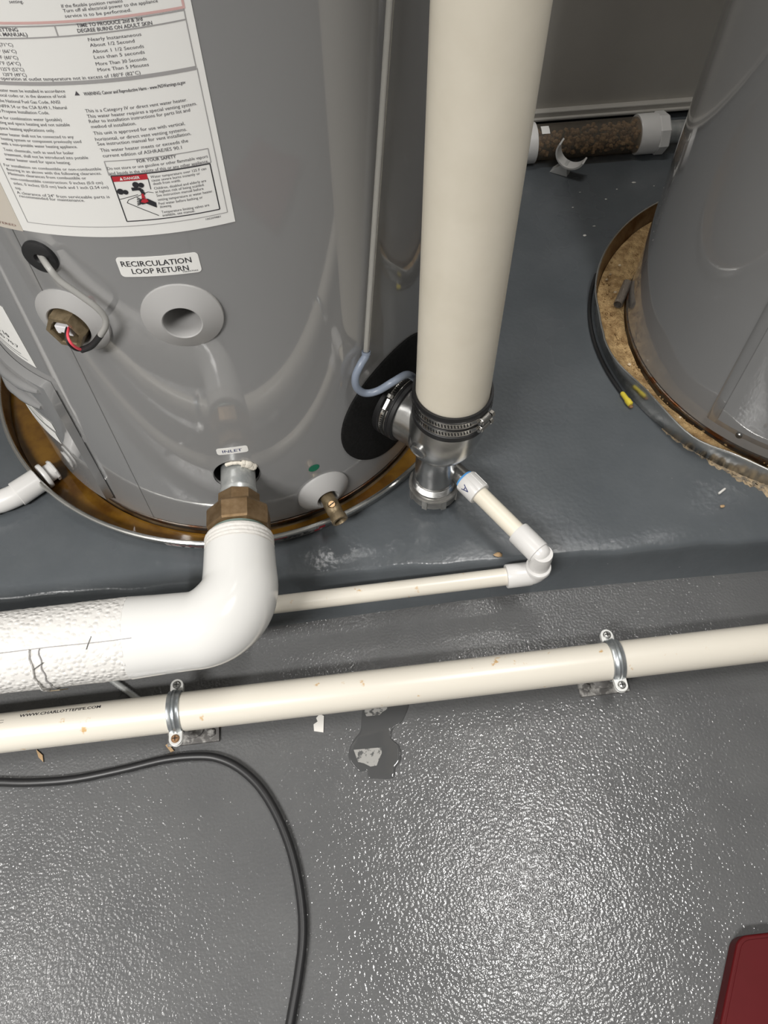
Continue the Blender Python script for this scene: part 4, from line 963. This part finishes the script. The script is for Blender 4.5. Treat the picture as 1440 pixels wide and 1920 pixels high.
def chip(pts, loc, rz, th, m_, name, label, cat, tilt=0.0):
    b = B(); e1 = Vector((math.cos(R_(rz)), math.sin(R_(rz)), 0)); e2 = Vector((-e1.y, e1.x, 0)); up = Vector((0, 0, 1))
    e1t = (e1+up*tilt).normalized(); a = e1t.cross(e2).normalized()
    b.prism(pts, Vector(loc)+Vector((0, 0, 0.0008)), e1t, e2, a, th); return tag(obj(name, b, m_, flat=True), label, cat)
chip([(-0.009, -0.013), (0.006, -0.017), (0.009, 0.010), (0.002, 0.014), (-0.004, 0.008), (-0.002, 0.002), (-0.009, -0.002)], (-0.0723, 0.4000, 0), 0, 0.0015, 'chip', 'plastic_chip', 'white plastic chip on the floor left of the puddle', 'chip')
chip([(-0.013, -0.002), (0.002, -0.0035), (0.013, 0.0), (0.002, 0.003)], (-0.5213, 0.4010, 0), -62, 0.0025, 'wood', 'wood_splinter', 'larger brown wood splinter under the left end of the floor pipe', 'splinter')
chip([(-0.008, -0.002), (0.007, -0.003), (0.009, 0.002), (-0.007, 0.0025)], (-0.3150, 0.3880, 0), -50, 0.0025, 'wood', 'wood_splinter', 'short wood splinter between the left strap and the black cable', 'splinter')
b = B(); b.lathe([(0.0018, 0), (0.0022, 0.002), (0.0022, 0.016), (0.0016, 0.018)], (0.683, 0.7030, PAD+0.0028), (0.85, 0.5, 0), 10); tag(obj('white_pellet', b, 'chip'), 'tiny white pellet on the pad in front of the right pan', 'pellet')
for (px, py, s, m_, lb) in ((0.680, 0.676, 0.004, 'wood', 'small tan crumb on the pad near the white pellet'), (0.262, 0.628, 0.006, 'wood', 'tan crumb at the pad edge beside the upper condensate pipe')):
    b = B(); b.ball((px, py, PAD+0.0025), s, 8, 5, (1.3, 0.8, 0.5), 0.25); tag(obj('crumb', b, m_), lb, 'crumb')
for i, (px, py) in enumerate(((0.66, 1.600), (0.715, 1.565), (0.628, 1.545), (0.80, 1.62), (0.845, 1.60), (0.752, 1.60), (0.66, 1.47), (0.63, 1.44))):
    b = B(); b.ball((px, py, PAD+0.0008), 0.0016+0.0006*(i % 4), 6, 4, (1.6-0.25*(i % 3), 0.5+0.3*(i % 2), 0.35), 0.25); tag(obj('paint_fleck', b, 'chip'), 'tiny pale fleck on the dark pad near the back wall', 'fleck', 'flecks on the pad')
# red box at the lower right corner
rb = thing('red_box', 'dark red flat plastic box corner on the floor at lower right', 'box', (0.60, -0.12, 0))
ex_ = Vector((0.995, -0.02, 0)).normalized(); ey_ = Vector((0.535, 0.845, 0)).normalized()
def rpoly(w, l, r):
    out = []
    for (x, y, s) in ((w-r, r, -90), (w-r, l-r, 0), (r, l-r, 90), (r, r, 180)):
        for k in range(7): out.append((x+r*math.cos(R_(s+15*k)), y+r*math.sin(R_(s+15*k))))
    return out
b = B(); b.prism(rpoly(0.40, 0.42, 0.012), Vector((0.485, 0.022, 0.0006))-ey_*0.42, ex_, ey_, (0, 0, 1), 0.030); obj('body', b, 'redplastic', rb, bevel=0.003)
b = B(); b.prism(rpoly(0.386, 0.405, 0.010), Vector((0.485, 0.022, 0.0306))-ey_*0.412+ex_*0.007, ex_, ey_, (0, 0, 1), 0.0012); obj('lid_panel', b, 'redplastic', rb, bevel=0.0005)
